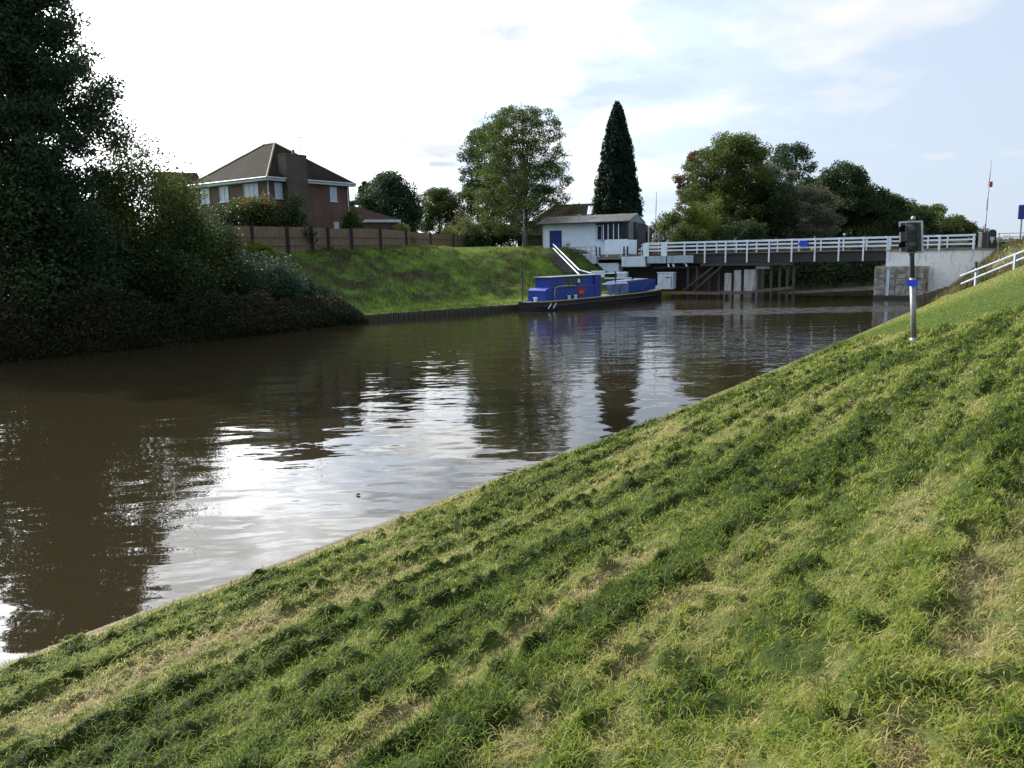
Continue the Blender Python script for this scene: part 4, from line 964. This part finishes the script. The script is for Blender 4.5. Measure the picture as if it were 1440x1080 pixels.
# ------------------------------------------------------------------ steps and handrail
def G2(px,py): return GF(px,py,62,90)
s_top=P(776,356,78.5); s_bot=G2(803,391)
stp=empty('bank_steps',(s_top[0],s_top[1],s_top[2]),0,'dark concrete steps down the bank from the hut door','steps')
n=12; wd=.75
cs_=[GF(775+25*i/(n-1),359+25*i/(n-1),62,90) for i in range(n)]
cs_=[cs_[0]*(1-i/(n-1))+cs_[-1]*i/(n-1)+np.array([0,0,.55*math.sin(math.pi*i/(n-1))*0]) for i in range(n)]
dv=(cs_[-1]-cs_[0])/(n-1); hd_=dv[:2]/np.linalg.norm(dv[:2]); pr=np.array([-hd_[1],hd_[0]]); dl=np.linalg.norm(dv[:2])
for i,c0_ in enumerate(cs_):
    g0=max(c0_[2],fz(c0_[0],c0_[1])); c_=[c0_[:2]-s_top[:2]+hd_*a_*dl+pr*b_*wd for a_,b_ in((-.5,-1),(.55,-1),(.55,1),(-.5,1))]; z=g0-s_top[2]+.16
    for nm_,z0_,z1_,mt_ in(('step',z-.5,z-.045,'darkstep'),):
        o_=MB().add([(q[0],q[1],z0_) for q in c_]+[(q[0],q[1],z1_) for q in c_],[(0,3,2,1),(4,5,6,7),(0,1,5,4),(1,2,6,5),(2,3,7,6),(3,0,4,7)]).build('step',MT['darkstep'],stp)
    MB().add([(q[0],q[1],z-.045) for q in c_]+[(q[0],q[1],z) for q in c_],[(0,3,2,1),(4,5,6,7),(0,1,5,4),(1,2,6,5),(2,3,7,6),(3,0,4,7)]).build('tread',MT['concrete'],o_)
rl=empty('step_handrail',(s_top[0],s_top[1],s_top[2]),0,'white two-pipe handrail descending beside the bank steps','handrail')
kp=[(778,343.5,349,77.5),(814.5,379.5,386,67.5),(832,384.5,391,66.5)]
up_=[P(a,b_,Y)-s_top for a,b_,c_,Y in kp]; lo_=[P(a,c_,Y)-s_top for a,b_,c_,Y in kp]
for nm,l_ in(('rail',up_),('rail',lo_)): MB().tube(l_,.055,8).build(nm,MT['white'],rl)
for f_ in (0.02,.33,.66,1): 
    q=up_[0]*(1-f_)+up_[1]*f_; wq=q+s_top; MB().tube([q,(q[0],q[1],fz(wq[0],wq[1])-s_top[2]-.3)],.035,6).build('post',MT['felt'],rl)
q=up_[2]; MB().tube([q,(q[0],q[1],q[2]-1.3)],.05,6).build('post',MT['black'],rl)
# white box by rail end and low rails behind boat
q=P(841,389,66); bxm=MB().box(-.5,.5,-.2,.2,-.05,.42).box(-.54,.54,-.24,.24,.42,.46).box(-.62,-.5,-.1,.1,.2,.4).box(.5,.62,-.1,.1,.2,.4).box(-.06,.06,-.06,.06,-1.9,-.05).build('white_box',MT['white'],None,bevel=.01); bxm.location=tuple(q); bxm.rotation_euler=(0,0,R(-20))
tag(bxm,'white box on a post at the foot of the step handrail','box')
lr=empty('bank_railing',(P(850,386,66.5)[0],66.5,0),R(-8),'pale low rails on the bank behind the open middle of the boat','railing')
for yy in (384,391,398):
    z=P(860,yy,67)[2]; MB().tube([(0,0,z),(1.9,0,z)],.045,6).build('rail',MT['white'],lr)
MB().tube([(.9,-.06,.5),(.9,-.06,P(865,381,67)[2])],.06,6).build('post',MT['black'],lr)

# barrier left
q=P(921,341,79); zb=3.9; H1=P(921,270,79)[2]-zb
bl_=empty('road_barrier',(q[0],79,zb),0,'raised red and white barrier pole at the left end of the bridge','barrier')
def barrier_arm(par,H,lean,base=1.0):
    for i in range(6):
        z0=base+(H-base)*i/6;z1=base+(H-base)*(i+1)/6
        r_=.06-.006*i
        MB().tube([(lean*z0,0,z0),(lean*z1,0,z1-.003)],[r_,r_-.008],6).build('arm_section',MT['red' if i%2==0 and i<5 else 'bluegrey'],par)
barrier_arm(bl_,H1,.02,.5)
MB().box(-.25,.25,-.2,.2,-.2,1.0).build('housing',MT['red'],bl_,bevel=.04)
MB().box(.28,.42,-.06,.06,-.2,2.2).box(.24,.46,-.08,.08,1.4,2.0).build('signal_post',MT['steel'],bl_)
gq=P(912,345,77.5); g_=MB().tube([(0,0,-.4),(0,0,P(912,320,77.5)[2]-3.9)],.06,8).box(-.07,.07,-.07,.07,P(912,321,77.5)[2]-3.92,P(912,319,77.5)[2]-3.88).build('grey_post',MT['bluegrey']); g_.location=(gq[0],77.5,3.9)
tag(g_,'slim pale grey post between the hut and the left barrier','post')
# barrier right
q=P(1383,345,61.5); H2=P(1387,225,61.5)[2]-3.9
b2_=empty('road_barrier',(q[0],61.5,3.88),0,'tall raised barrier pole against the sky at the right end of the bridge','barrier')
barrier_arm(b2_,H2,.02,.9)
MB().box(-.3,.2,-.25,.25,0,1.1).box(-.35,.25,-.3,.3,1.1,1.16).build('housing',MT['backboard'],b2_,bevel=.04)
MB().box(.07,.3,-.1,.1,4.5,4.9).build('arm_lamp',MT['red'],b2_)
# dark arched sign / wig-wag back
q=P(1394,349,60); s_=empty('arched_signal_board',(q[0],60,3.86),R(-20),'black arch-topped signal board with small white emblem beside the right barrier','signal')
hh_=P(1394,322.5,60)[2]-3.86
arc=[(-.27,0),(.27,0),(.27,hh_-.27)]+[(.27*math.cos(a),hh_-.27+.27*math.sin(a)) for a in np.linspace(0,math.pi,9)[1:-1]]+[(-.27,hh_-.27)]
MB().prism(arc,1,-.06,.1).build('board',MT['black'],s_)
MB().prism([(-.14,hh_-.55),(.14,hh_-.55),(.14,hh_-.72),(.05,hh_-.86),(.05,hh_-1.0),(-.05,hh_-1.0),(-.05,hh_-.86),(-.14,hh_-.72)],1,-.075,-.062).build('emblem',MT['alu'],s_)
# dark shrubs beside
for px,yt,r_,lb in((1376,324,9,'dark clipped shrub between the white fence and the right barrier'),(1385,321,8,'small dark shrub at the foot of the right barrier pole')):
    q=P(px,yt,62.5); shrub('dark_shrub',(q[0],62.5,3.85),r_*62/F,.4,q[2]-3.85,MT['l_con'],2500,.1,lb,nclump=25)
q=P(1418,337,62); shrub('low_hedge',(q[0],62,3.7),1.5,.6,q[2]-3.7,MT['l_yel'],3000,.12,'low pale green hedge right of the arched signal board',nclump=30)
# post-and-wire railing right
rr_=empty('road_railing',(P(1402,340,58.5)[0],58.5,3.7),R(-25),'thin grey rails along the road at the far right','railing')
for yy in (328,333,339):
    z=P(1420,yy,58)[2]-3.7; MB().tube([(0,0,z),(6,0,z+.02)],.028,6).build('rail',MT['bluegrey'],rr_)
for x in(0.1,2.2,4.3,5.9): MB().tube([(x,0,-.4),(x,0,P(1420,327,58)[2]-3.7)],.035,6).build('post',MT['steel'],rr_)
q=P(1434,342,52); tl=empty('road_signal',(q[0],52,3.8),R(60),'dark signal head on a grey pole cut by the right edge of the photo','traffic light')
zt=P(1437,288,52)[2]-3.8
MB().tube([(0,0,-.6),(.0,0,zt-.2)],.05,8).build('pole',MT['steel'],tl)
MB().box(-.15,.2,-.22,.22,zt-.9,zt).build('signal_head',MT['doorblue'],tl,bevel=.05)
for z in(zt-.25,zt-.62): MB().tube([(.2,0,z),(.42,0,z-.03)],[.12,.12],10,cap=False).build('visor',MT['black'],tl)

# ------------------------------------------------------------------ right bank furniture
HB=lambda px,py,Y: P(px,py,Y)
r3=empty('bank_handrail',(P(1374,402,45)[0],45,1.5),0,'white two-rail handrail climbing the right bank beside the steps','handrail')
o3=np.array([P(1374,402,45)[0],45,1.5])
A_=[P(1351,388,46.5),P(1440,353,40.5),P(1500,327,37)];B_2=[P(1352,399,46.5),P(1440,362.5,40.5),P(1500,337,37)]
MB().tube([a-o3 for a in A_],.055,8).build('rail',MT['bluegrey'],r3); MB().tube([a-o3 for a in B_2],.055,8).build('rail',MT['bluegrey'],r3)
for px,yt,yb,Y in((1374,378,403,45),(1429,357,376,41.2)): a=P(px,yt,Y)-o3; MB().box(a[0]-.08,a[0]+.08,a[1]-.06,a[1]+.06,P(px,yb,Y)[2]-1.5-.5,a[2]+.03).build('post',MT['bluegrey'],r3)
q=P(1369,420,46); mp=MB().tube([(0,0,-.9),(0,0,P(1370,370,46)[2]-q[2])],.07,8).tube([(0,0,P(1370,372,46)[2]-q[2]),(0,0,P(1370,368,46)[2]-q[2])],.1,8).build('mooring_post',MT['timber']); mp.location=tuple(q)
tag(mp,'dark slim post in front of the lower end of the right bank handrail','post')
def piles_near():
    s0=sOf(EN,27,52.3); s1=sOf(EN,34,61.7); n=22
    for i in range(n):
        s=s0+(s1-s0)*i/(n-1); x,y,nx,ny=[float(a) for a in EN.at(np.array([s]))]
        o=MB().box(-.11,.11,-.1,.1,-1,.75+.12*random.random()).box(-.09,.09,-.08,.08,.7,.95+.1*random.random()).build('timber_pile',MT['timber2' if i%3 else 'timber'],bevel=.02); o.location=(x-nx*.15,y-ny*.15,0); o.rotation_euler=(R(random.uniform(-2,2)),R(random.uniform(-2,2)),math.atan2(ny,nx))
        tag(o,'weathered timber pile in the row along the water left of the right bank handrail','pile',group='timber piles along the right waterline')
piles_near()
# dead weeds on the right bank
def weeds():
    n=70000; S=RNG.uniform(SWD-24,sOf(EN,36,64),n); T=RNG.random(n)*13
    x,y,nx,ny=EN.at(S); x=x+nx*T;y=y+ny*T; z=near_base(S,T)+.02
    d=fbm(S*.7,T*.9,3,44); k=(d>.3)&(S>SWD-2.0*T+3*(d-.5))
    x,y,z,S,T=x[k],y[k],z[k],S[k],T[k]; n=len(x)
    o=blades('dead_weeds',x,y,z,.15+.4*RNG.random(n)**1.5,.018+.02*RNG.random(n),np.clip(np.abs(RNG.normal(.55,.4,n)),0,1.4),np.clip(.45+RNG.normal(0,.3,n)+1.2*(fbm(S*.6,T*.6,3,71)-.5),0,1),leafmat('dead_weed',[(0,(.03,.035,.012)),(.35,(.065,.07,.025)),(.7,(.12,.1,.045)),(1,(.2,.17,.09))],.25))
    o['kind']='stuff'
weeds()
# traffic light on near bank
g=GN(1285,479); d_=g[1]
tlr=empty('canal_traffic_light',g,R(-34),'two-lamp canal traffic light on a grey pole standing in the near grass bank','traffic light')
top=P(1282.5,356,d_)-g; bt=P(1282.5,311,d_)-g
tilt=np.array([top[0]/top[2],0,1.])
cs,sn=math.cos(R(34)),math.sin(R(34))
lp=lambda v:(v[0]*cs-v[1]*sn,v[0]*sn+v[1]*cs,v[2])
MB().tube([lp(tilt*-.3),lp(tilt*(top[2]-.55))],.062,14).build('pole',MT['steel'],tlr,True)
MB().tube([lp(tilt*(top[2]-.56)),lp(tilt*(bt[2]-.1))],.05,14).build('pole',MT['backboard'],tlr,True)
MB().tube([lp(tilt*.0),lp(tilt*.06)],[.12,.08],12).build('base_collar',MT['steel'],tlr)
cz=(top[2]+bt[2])/2; hw=.24; hh2=(bt[2]-top[2])/2
hc=lp(tilt*cz); hd3=empty('head_mount',(0,0,0)); bpy.data.objects.remove(hd3)
def hx_(x,y,z): u_=lp((z*tilt[0],0,z)); return (hc[0]+x+u_[0],hc[1]+y+u_[1],hc[2]+z)
def hb(x0,x1,y0,y1,z0,z1):
    c=[hx_(x,y,z) for z in(z0,z1) for (x,y) in((x0,y0),(x1,y0),(x1,y1),(x0,y1))]
    return c,[(0,3,2,1),(4,5,6,7),(0,1,5,4),(1,2,6,5),(2,3,7,6),(3,0,4,7)]
bd=MB().add(*hb(-hw+.03,hw-.03,-.09,-.06,-hh2+.03,hh2-.03)).build('backing_board',MT['backboard'],tlr)
fm=MB()
fm.add(*hb(-hw,-hw+.035,-.11,-.05,-hh2,hh2)).add(*hb(hw-.035,hw,-.11,-.05,-hh2,hh2)).add(*hb(-hw+.035,hw-.035,-.11,-.05,hh2-.035,hh2)).add(*hb(-hw+.035,hw-.035,-.11,-.05,-hh2,-hh2+.035))
fm.build('frame',MT['alu'],tlr)
MB().add(*hb(-.105,.105,-.18,-.09,-.33,.33)).build('lamp_housing',MT['black'],tlr,bevel=.03)
for zc in(.17,-.17):
    v=MB(); n=14; R0=.115
    vs=[];fs=[]
    for i in range(n+1):
        a=math.pi*(-.12+1.24*i/n); 
        for rr2 in(R0,R0-.008):
            for yy,dx in((-.2,0),(-.42,-.10)): vs.append(hx_(rr2*math.cos(a)+dx,yy,zc+rr2*math.sin(a)-(.02 if yy<-.3 else 0)))
    for i in range(n):
        a=i*4;b_=a+4; fs+=[(a,a+1,b_+1,b_),(a+2,b_+2,b_+3,a+3),(a+1,a+3,b_+3,b_+1)]
    v.add(vs,fs).build('visor',MT['black'],tlr)
    MB().tube([hx_(0,-.2,zc),hx_(0,-.215,zc)],[.1,.09],16).build('lens',MT['lens'],tlr)
MB().add(*hb(-.05,.05,-.06,.04,-hh2-.06,hh2+.04)).build('bracket',MT['backboard'],tlr)
tk=hx_(.04,0,hh2+.06); MB().ball(tk,.05).tube([(tk[0],tk[1],tk[2]-.1),tk],.02,6).build('photocell',MT['steel'],tlr)
bs=P(1284,398,d_)-g; bz_=bs[2]; c=lp(tilt*bz_)
MB().box(c[0]-.115,c[0]+.115,c[1]-.085,c[1]-.07,c[2]-.075,c[2]+.075).build('number_plate',MT['bluesign'],tlr)
MB().tube([lp(tilt*(bz_-.02)),lp(tilt*(bz_+.02))],.072,12).build('plate_clamp',MT['steel'],tlr)

# far-bank edge piling, mooring sign post
def piling():
    s0=sOf(EF,-9.9,52.0); s1=sOf(EF,4.,63.7); n=46
    for i in range(n):
        s=s0+(s1-s0)*i/(n-1); x,y,nx,ny=[float(a) for a in EF.at(np.array([s]))]
        o=MB().box(-.15,.145,-.07,.05,-1,.42+.05*random.random()).box(-.03,.03,-.1,-.07,-1,.3+.1*random.random()).build('bank_pile',MT['timber']); o.location=(x-nx*.08,y-ny*.08,0); o.rotation_euler=(R(random.uniform(-1.5,1.5)),0,math.atan2(-nx,ny)+R(random.uniform(-3,3)))
        tag(o,'dark piling board in the row edging the grass of the far bank','pile',group='piling boards along the far bank')
piling()
q=W(735,428,.45); q=GF(735,429); sp_=empty('mooring_sign_post',q,0,'short dark post with a narrow head on the far bank left of the boat','post')
hs=P(735,380,q[1])[2]-q[2]
MB().tube([(0,0,-.2),(0,0,hs-.45)],.045,8).build('post',MT['timber'],sp_); MB().box(-.1,.1,-.06,.06,hs-.5,hs).build('head',MT['backboard'],sp_,bevel=.03); MB().tube([(0,0,-.1),(0,0,.22)],[.16,.12],8).build('base',MT['timber'],sp_)

# ------------------------------------------------------------------ boat
bo=W(755,439); bd_=np.array([W(942,419)[0]-bo[0],W(942,419)[1]-bo[1]]); BL=np.linalg.norm(bd_); bd_/=BL; bang=math.atan2(bd_[1],bd_[0])
boat=empty('work_boat',(bo[0],bo[1],0),bang,'blue cabined canal work boat with black hull moored on the far side','boat')
BX=lambda px,y=425: online(px,y,bo[:2],bd_)
BWd=2.35
def sheer(x): u=x/BL; return .66+.16*max(0,(u-.45)/.55)**2+.04*max(0,(.1-u)/.1)
# hull with rounded ends
st_=[];fs=[]; n=26
prof_=[(1,1.0),(.97,.5),(.9,.05),(.8,-.35)]
def halfw(u,k):
    e=.16; a=1.
    if u<e*.5: a=math.sqrt(max(0,1-((e*.5-u)/(e*.5))**2))*.5+.5
    if u>1-e: a=math.sqrt(max(0.0,1-((u-(1-e))/e)**2))*.92+.08
    return BWd/2*a*k
hv=[]
for i in range(n+1):
    u=i/n; x=BL*u
    row=[]
    for k,zz in prof_:
        z=sheer(x)*zz if zz>0 else zz; row.append((x,BWd/2-halfw(u,k),z))
    for k,zz in prof_[::-1]:
        z=sheer(x)*zz if zz>0 else zz; row.append((x,BWd/2+halfw(u,k),z))
    hv.append(row)
hm=MB(); vs=[p for r_ in hv for p in r_]; m8=8; fs=[]
for i in range(n):
    for j in range(m8-1): a=i*m8+j; fs.append((a,a+1,a+1+m8,a+m8))
fs.append(tuple(range(m8-1,-1,-1))); fs.append(tuple(n*m8+j for j in range(m8)))
hm.add(vs,fs); hm.build('hull',MT['hull'],boat)
dk=MB(); vs=[];fs=[]
for i in range(n+1): vs+=[(hv[i][0][0],hv[i][0][1]+.05,hv[i][0][2]-.03),(hv[i][7][0],hv[i][7][1]-.05,hv[i][7][2]-.03)]
for i in range(n): fs.append((2*i,2*i+1,2*i+3,2*i+2))
dk.add(vs,fs).build('deck',MT['deckgrey'],boat)
MB().tube([(r_[0][0],r_[0][1],r_[0][2]+.01) for r_ in hv],.05,6).build('gunwale',MT['gunwale'],boat)
MB().tube([(r_[7][0],r_[7][1],r_[7][2]+.01) for r_ in hv],.05,6).build('gunwale',MT['gunwale'],boat)
MB().tube([(r_[1][0],r_[1][1]-.02,r_[1][2]) for r_ in hv[1:-2]],.045,6).build('rubbing_strake',MT['hull'],boat)
c0,c1_,c2_=BX(772),BX(781),BX(849); yd=.32
zc1=P(800,403.5,bo[1]+bd_[1]*4)[2]; zc2=P(815,389,bo[1]+bd_[1]*4.5)[2]
s0_=.62
cb_=MB().prism([(c0,s0_),(c2_,s0_),(c2_,zc1),(c0+.35,zc1),(c0,zc1-.15)],1,yd,BWd-yd).build('cabin',MT['blue'],boat,bevel=.03)
wh=MB()
w0,w1=BX(802),BX(824)
wa=c1_;wb=BX(841)
# wheelhouse built round its window opening (near and far side)
for y0_,y1_ in((yd+.1,yd+.16),(BWd-yd-.16,BWd-yd-.1)):
    wh.box(wa,w0,y0_,y1_,zc1,zc2).box(w1,wb,y0_,y1_,zc1,zc2).box(w0,w1,y0_,y1_,zc2-.1,zc2).box(w0,w1,y0_,y1_,zc1,zc1+.08)
wh.box(wa,wa+.06,yd+.16,BWd-yd-.16,zc1,zc2)
wo=wh.build('wheelhouse',MT['blue'],boat)
m_,nt_,b__=newmat('boat_window_glass'); b__.inputs['Base Color'].default_value=(.12,.16,.1,1); b__.inputs['Roughness'].default_value=.04
nn=noise(nt_,2.5,3); rr9=ramp(nt_,[(.4,(.03,.05,.03)),(.6,(.1,.14,.08))],nn.outputs['Fac']); nt_.links.new(rr9.outputs['Color'],b__.inputs['Base Color'])
wn=MB().box(w0-.02,w1+.02,yd+.12,yd+.135,zc1+.06,zc2-.08).build('window',m_,wo)
MB().box((w0+w1)/2-.08,(w0+w1)/2+.1,yd+.085,yd+.119,zc1+.02,zc2-.02).build('window_frame',MT['bluedark'],wo); MB().box(w1-.45,w1-.2,yd+.09,yd+.12,zc1+.25,zc2-.2).build('number_plate',MT['white'],wo)
dm=MB().prism([(wb,s0_),(c2_+.05,s0_),(c2_+.05,zc2-.02),(wb,zc2-.02)],1,yd-.03,BWd-yd+.03).build('cabin_end_bay',MT['bluedark'],boat)  # block of slightly deeper blue closing the right end of the cabin
MB().box(c1_-.1,c2_+.15,yd,BWd-yd,zc2,zc2+.06).build('cabin_roof',MT['deckgrey'],boat,bevel=.02)
MB().box(wa,wb,yd-.04,yd-.003,zc1-.02,zc1+.03).build('cabin_rail',MT['bluefade'],boat)
hp=[(BX(783),yd-.12,.66),(BX(783),yd-.12,zc1-.25),(BX(784.5),yd-.12,zc1-.02),(BX(788),yd-.12,zc1+.08),(BX(800),yd-.12,zc1+.1),(BX(812),yd-.12,zc1+.06)]
MB().tube(hp,.045,8).build('grab_rail',MT['gunwale'],boat,True)
# red diamond emblem on the cabin side
ec=BX(822.5); ez_=(zc1+s0_)/2+.08
em=MB().prism([(ec+.62*math.cos(a)*(1 if i%2 else .72),ez_+.4*math.sin(a)*(1 if i%2 else .72)) for i,a in enumerate(np.linspace(0,2*math.pi,16,endpoint=False))],1,yd-.028,yd-.002).build('emblem',mat('emblem_red',(.3,.02,.05),(.2,.02,.05),4,.5),boat)
MB().prism([(ec-.35,ez_-.08),(ec-.1,ez_+.12),(ec+.05,ez_+.0),(ec+.3,ez_+.1),(ec+.22,ez_-.1),(ec,ez_-.16)],1,yd-.036,yd-.03).build('emblem_mark',mat('emblem_orange',(.55,.16,.05),None,4,.5),em)
for px,yb in((758.5,.4),(802,.12),(811,.12)):
    x=BX(px) if px>760 else .35; zb=sheer(x); MB().tube([(x,yb,zb),(x,yb,zb+.26)],.11,10).tube([(x,yb,zb+.26),(x,yb,zb+.34)],.15,10).build('bollard',MT['white'],boat,False)
for px in(773,780): x=BX(px,430); y_=hv[2][1][1]-.06; MB().tube([(x-.25,y_-.04,.16),(x+.15,y_,.52)],.04,6).build('hull_handle',MT['white'],boat)
# middle: faded panels, canopy
m0,m1,m2,m3=BX(853),BX(858),BX(876),BX(928)
mz=P(872,398,bo[1]+bd_[1]*11)[2]
zt1=P(880,397,bo[1]+bd_[1]*11)[2]; zb1=.72
MB().box(BX(851),BX(886),yd,yd+.05,P(865,398,66)[2]-.02,P(865,398,66)[2]+.06).build('hand_rail',MT['white'],boat)
for a_,b3 in((859,866.5),(867,876),(877,889)): MB().box(BX(a_)+.03,BX(b3)-.03,yd+.02,yd+.06,.74,P(865,399,66)[2]-.03).build('side_panel',MT['bluefade'],boat)
cx0,cx1=BX(877),BX(927); zA=P(890,394.5,68.5)[2]; zB=P(924,391.5,71)[2]
MB().prism([(cx0,zA-.25),(cx0+1.2,.74),(cx1,.85),(cx1+.05,zB-.05),(cx1-1.5,zB+.02),(cx0+.5,zA)],1,yd+.09,BWd-yd).build('hold_cover',MT['blue'],boat,bevel=.04)
MB().prism([(cx0+1,zA+.01),(cx1-1,zB+.025),(cx1-1,zB+.06),(cx0+1,zA+.045)],1,yd+.2,BWd-yd-.1).build('cover_top',MT['deckgrey'],boat)
ln=MB(); yv=yd+.075
ln.beam((cx0+1.6,yv,.95+.35),(cx1-.2,yv,.95+.5),.03); ln.beam((BX(907),yv,.85),(BX(917),yv,zB-.2),.035); ln.beam((cx0+.3,yv,zA-.12),(cx1-.2,yv,zB-.15),.03)
ln.build('cover_ropes',MT['bluefade'],boat)
MB().tube([(BX(930),.5,sheer(15)),(BX(930),.5,sheer(15)+.45)],.09,8).tube([(BX(933),.8,sheer(15)),(BX(933),.8,sheer(15)+.3)],.09,8).build('bow_bollard',MT['white'],boat)
MB().prism([(BX(903),zA),(BX(905),zA+.25),(BX(909),zA+.1),(BX(910),zA)],1,1.2,1.6).build('bow_tarpaulin',MT['blue'],boat)
# mooring rope
rp_=[]; A=np.array([bo[0]+bd_[0]*.35-bd_[1]*.4,bo[1]+bd_[1]*.35+bd_[0]*.4,.9]); Bp=q+np.array([.1,0,.25])
for i in range(11):
    f_=i/10; v=A*(1-f_)+Bp*f_; v[2]-=.55*math.sin(math.pi*f_); rp_.append(v)
ro=MB().tube(rp_,.025,6).build('mooring_rope',MT['deckgrey'],None,True); tag(ro,'slack pale mooring rope from the boat to the bank post','rope')

# floating leaf on the water
q=W(503,697); lf=MB().add([(-.05,0,.004),(0,-.02,.01),(.06,0,.012),(0,.025,.006),(.02,.0,.05)],[(0,1,2,3),(1,2,4),(0,1,4)]).build('floating_leaf',MT['timber']); lf.location=(q[0],q[1],.002); tag(lf,'tiny dark curled leaf floating on the bright reflection','leaf')
# ------------------------------------------------------------------ sky and sun
A0=R(48); EL=R(29)
sd=np.array([-math.sin(A0)*math.cos(EL),math.cos(A0)*math.cos(EL),math.sin(EL)])
w=bpy.data.worlds.new('World'); sc.world=w; w.use_nodes=True; nt=w.node_tree; bg=nt.nodes['Background']
sk=N(nt,'ShaderNodeTexSky'); sk.sky_type='NISHITA'; sk.sun_disc=False; sk.sun_elevation=EL; sk.sun_rotation=-A0; sk.altitude=50; sk.air_density=1; sk.dust_density=1.2; sk.ozone_density=1.2
tc=N(nt,'ShaderNodeTexCoord'); sep=N(nt,'ShaderNodeSeparateXYZ'); nt.links.new(tc.outputs['Generated'],sep.inputs[0])
def op(o_,a,b_):
    n=N(nt,'ShaderNodeMath',operation=o_)
    for i,q in enumerate((a,b_)):
        if isinstance(q,(int,float)): n.inputs[i].default_value=q
        elif q is not None: nt.links.new(q,n.inputs[i])
    return n.outputs[0]
zz=op('ADD',op('MAXIMUM',sep.outputs[2],0),.18)
cv=N(nt,'ShaderNodeCombineXYZ'); nt.links.new(op('DIVIDE',sep.outputs[0],zz),cv.inputs[0]); nt.links.new(op('DIVIDE',sep.outputs[1],zz),cv.inputs[1])
cn=noise(nt,1.5,8,cv.outputs[0],.52); cn2=noise(nt,.45,3,cv.outputs[0],.5)
# cloudier toward the sun
dt=N(nt,'ShaderNodeVectorMath',operation='DOT_PRODUCT'); nt.links.new(tc.outputs['Generated'],dt.inputs[0]); dt.inputs[1].default_value=tuple(sd)
prox=N(nt,'ShaderNodeMapRange'); prox.inputs['From Min'].default_value=.35; prox.inputs['From Max'].default_value=.85; nt.links.new(dt.outputs['Value'],prox.inputs['Value'])
cov=op('ADD',op('ADD',cn.outputs['Fac'],op('MULTIPLY',cn2.outputs['Fac'],.4)),op('MULTIPLY',prox.outputs[0],.22))
cm=N(nt,'ShaderNodeMapRange'); cm.inputs['From Min'].default_value=.76; cm.inputs['From Max'].default_value=.92; nt.links.new(cov,cm.inputs['Value'])
# cloud radiance: brighter round the sun, greyer where thick
pw=op('POWER',op('MAXIMUM',dt.outputs['Value'],0),5)
thick=N(nt,'ShaderNodeMapRange'); thick.inputs['From Min'].default_value=.98; thick.inputs['From Max'].default_value=1.2; thick.inputs['To Min'].default_value=1; thick.inputs['To Max'].default_value=.5; nt.links.new(cov,thick.inputs['Value'])
rad=op('MULTIPLY',op('ADD',op('MULTIPLY',pw,62),6.5),thick.outputs[0])
cc=N(nt,'ShaderNodeMix',data_type='RGBA',blend_type='MULTIPLY'); cc.inputs['Factor'].default_value=1; cc.inputs[6].default_value=(.97,.98,1,1)
gn=noise(nt,2.1,6,cv.outputs[0],.55); gm=N(nt,'ShaderNodeMapRange'); gm.interpolation_type='SMOOTHSTEP'; gm.inputs['From Min'].default_value=.43; gm.inputs['From Max'].default_value=.64; gm.inputs['To Min'].default_value=1; gm.inputs['To Max'].default_value=.42; nt.links.new(gn.outputs['Fac'],gm.inputs['Value']); gx=op('MINIMUM',op('MULTIPLY',pw,6),1); gq=op('SUBTRACT',1,op('MULTIPLY',op('SUBTRACT',1,gm.outputs[0]),gx)); 
rgb=N(nt,'ShaderNodeCombineColor'); 
for i in range(3): nt.links.new(rad,rgb.inputs[i])
nt.links.new(rgb.outputs[0],cc.inputs[7])
glow=N(nt,'ShaderNodeMix',data_type='RGBA',blend_type='MIX'); nt.links.new(cm.outputs[0],glow.inputs['Factor']); 
skb=N(nt,'ShaderNodeMix',data_type='RGBA',blend_type='MULTIPLY'); skb.inputs['Factor'].default_value=1; nt.links.new(sk.outputs[0],skb.inputs[6]); skb.inputs[7].default_value=(1,1,1,1)
vl=N(nt,'ShaderNodeMix',data_type='RGBA',blend_type='MIX'); vl.inputs['Factor'].default_value=.86; nt.links.new(skb.outputs[2],vl.inputs[6])
vr=N(nt,'ShaderNodeVectorMath',operation='SCALE'); vr.inputs[0].default_value=(4.7,5.5,6.6); nt.links.new(op('ADD',1,op('MULTIPLY',op('POWER',op('MAXIMUM',dt.outputs['Value'],0),4),4)),vr.inputs['Scale']); nt.links.new(vr.outputs[0],vl.inputs[7])
nt.links.new(vl.outputs[2],glow.inputs[6]); nt.links.new(cc.outputs[2],glow.inputs[7]); fs=N(nt,'ShaderNodeVectorMath',operation='SCALE'); nt.links.new(glow.outputs[2],fs.inputs[0]); nt.links.new(gq,fs.inputs['Scale']); nt.links.new(fs.outputs[0],bg.inputs['Color'])
bg.inputs['Strength'].default_value=.105
sl=bpy.data.lights.new('sun','SUN'); sl.energy=5; sl.angle=R(.53); sl.color=(1,.93,.82); so_=bpy.data.objects.new('sun',sl); C.objects.link(so_)
so_.rotation_euler=Vector(tuple(sd)).to_track_quat('Z','Y').to_euler()
sc.view_settings.view_transform='Standard'; sc.view_settings.look='None'; sc.view_settings.gamma=1; sc.view_settings.use_curve_mapping=False
sc.view_settings.exposure=.5
sc.cycles.max_bounces=6; sc.cycles.transparent_max_bounces=4
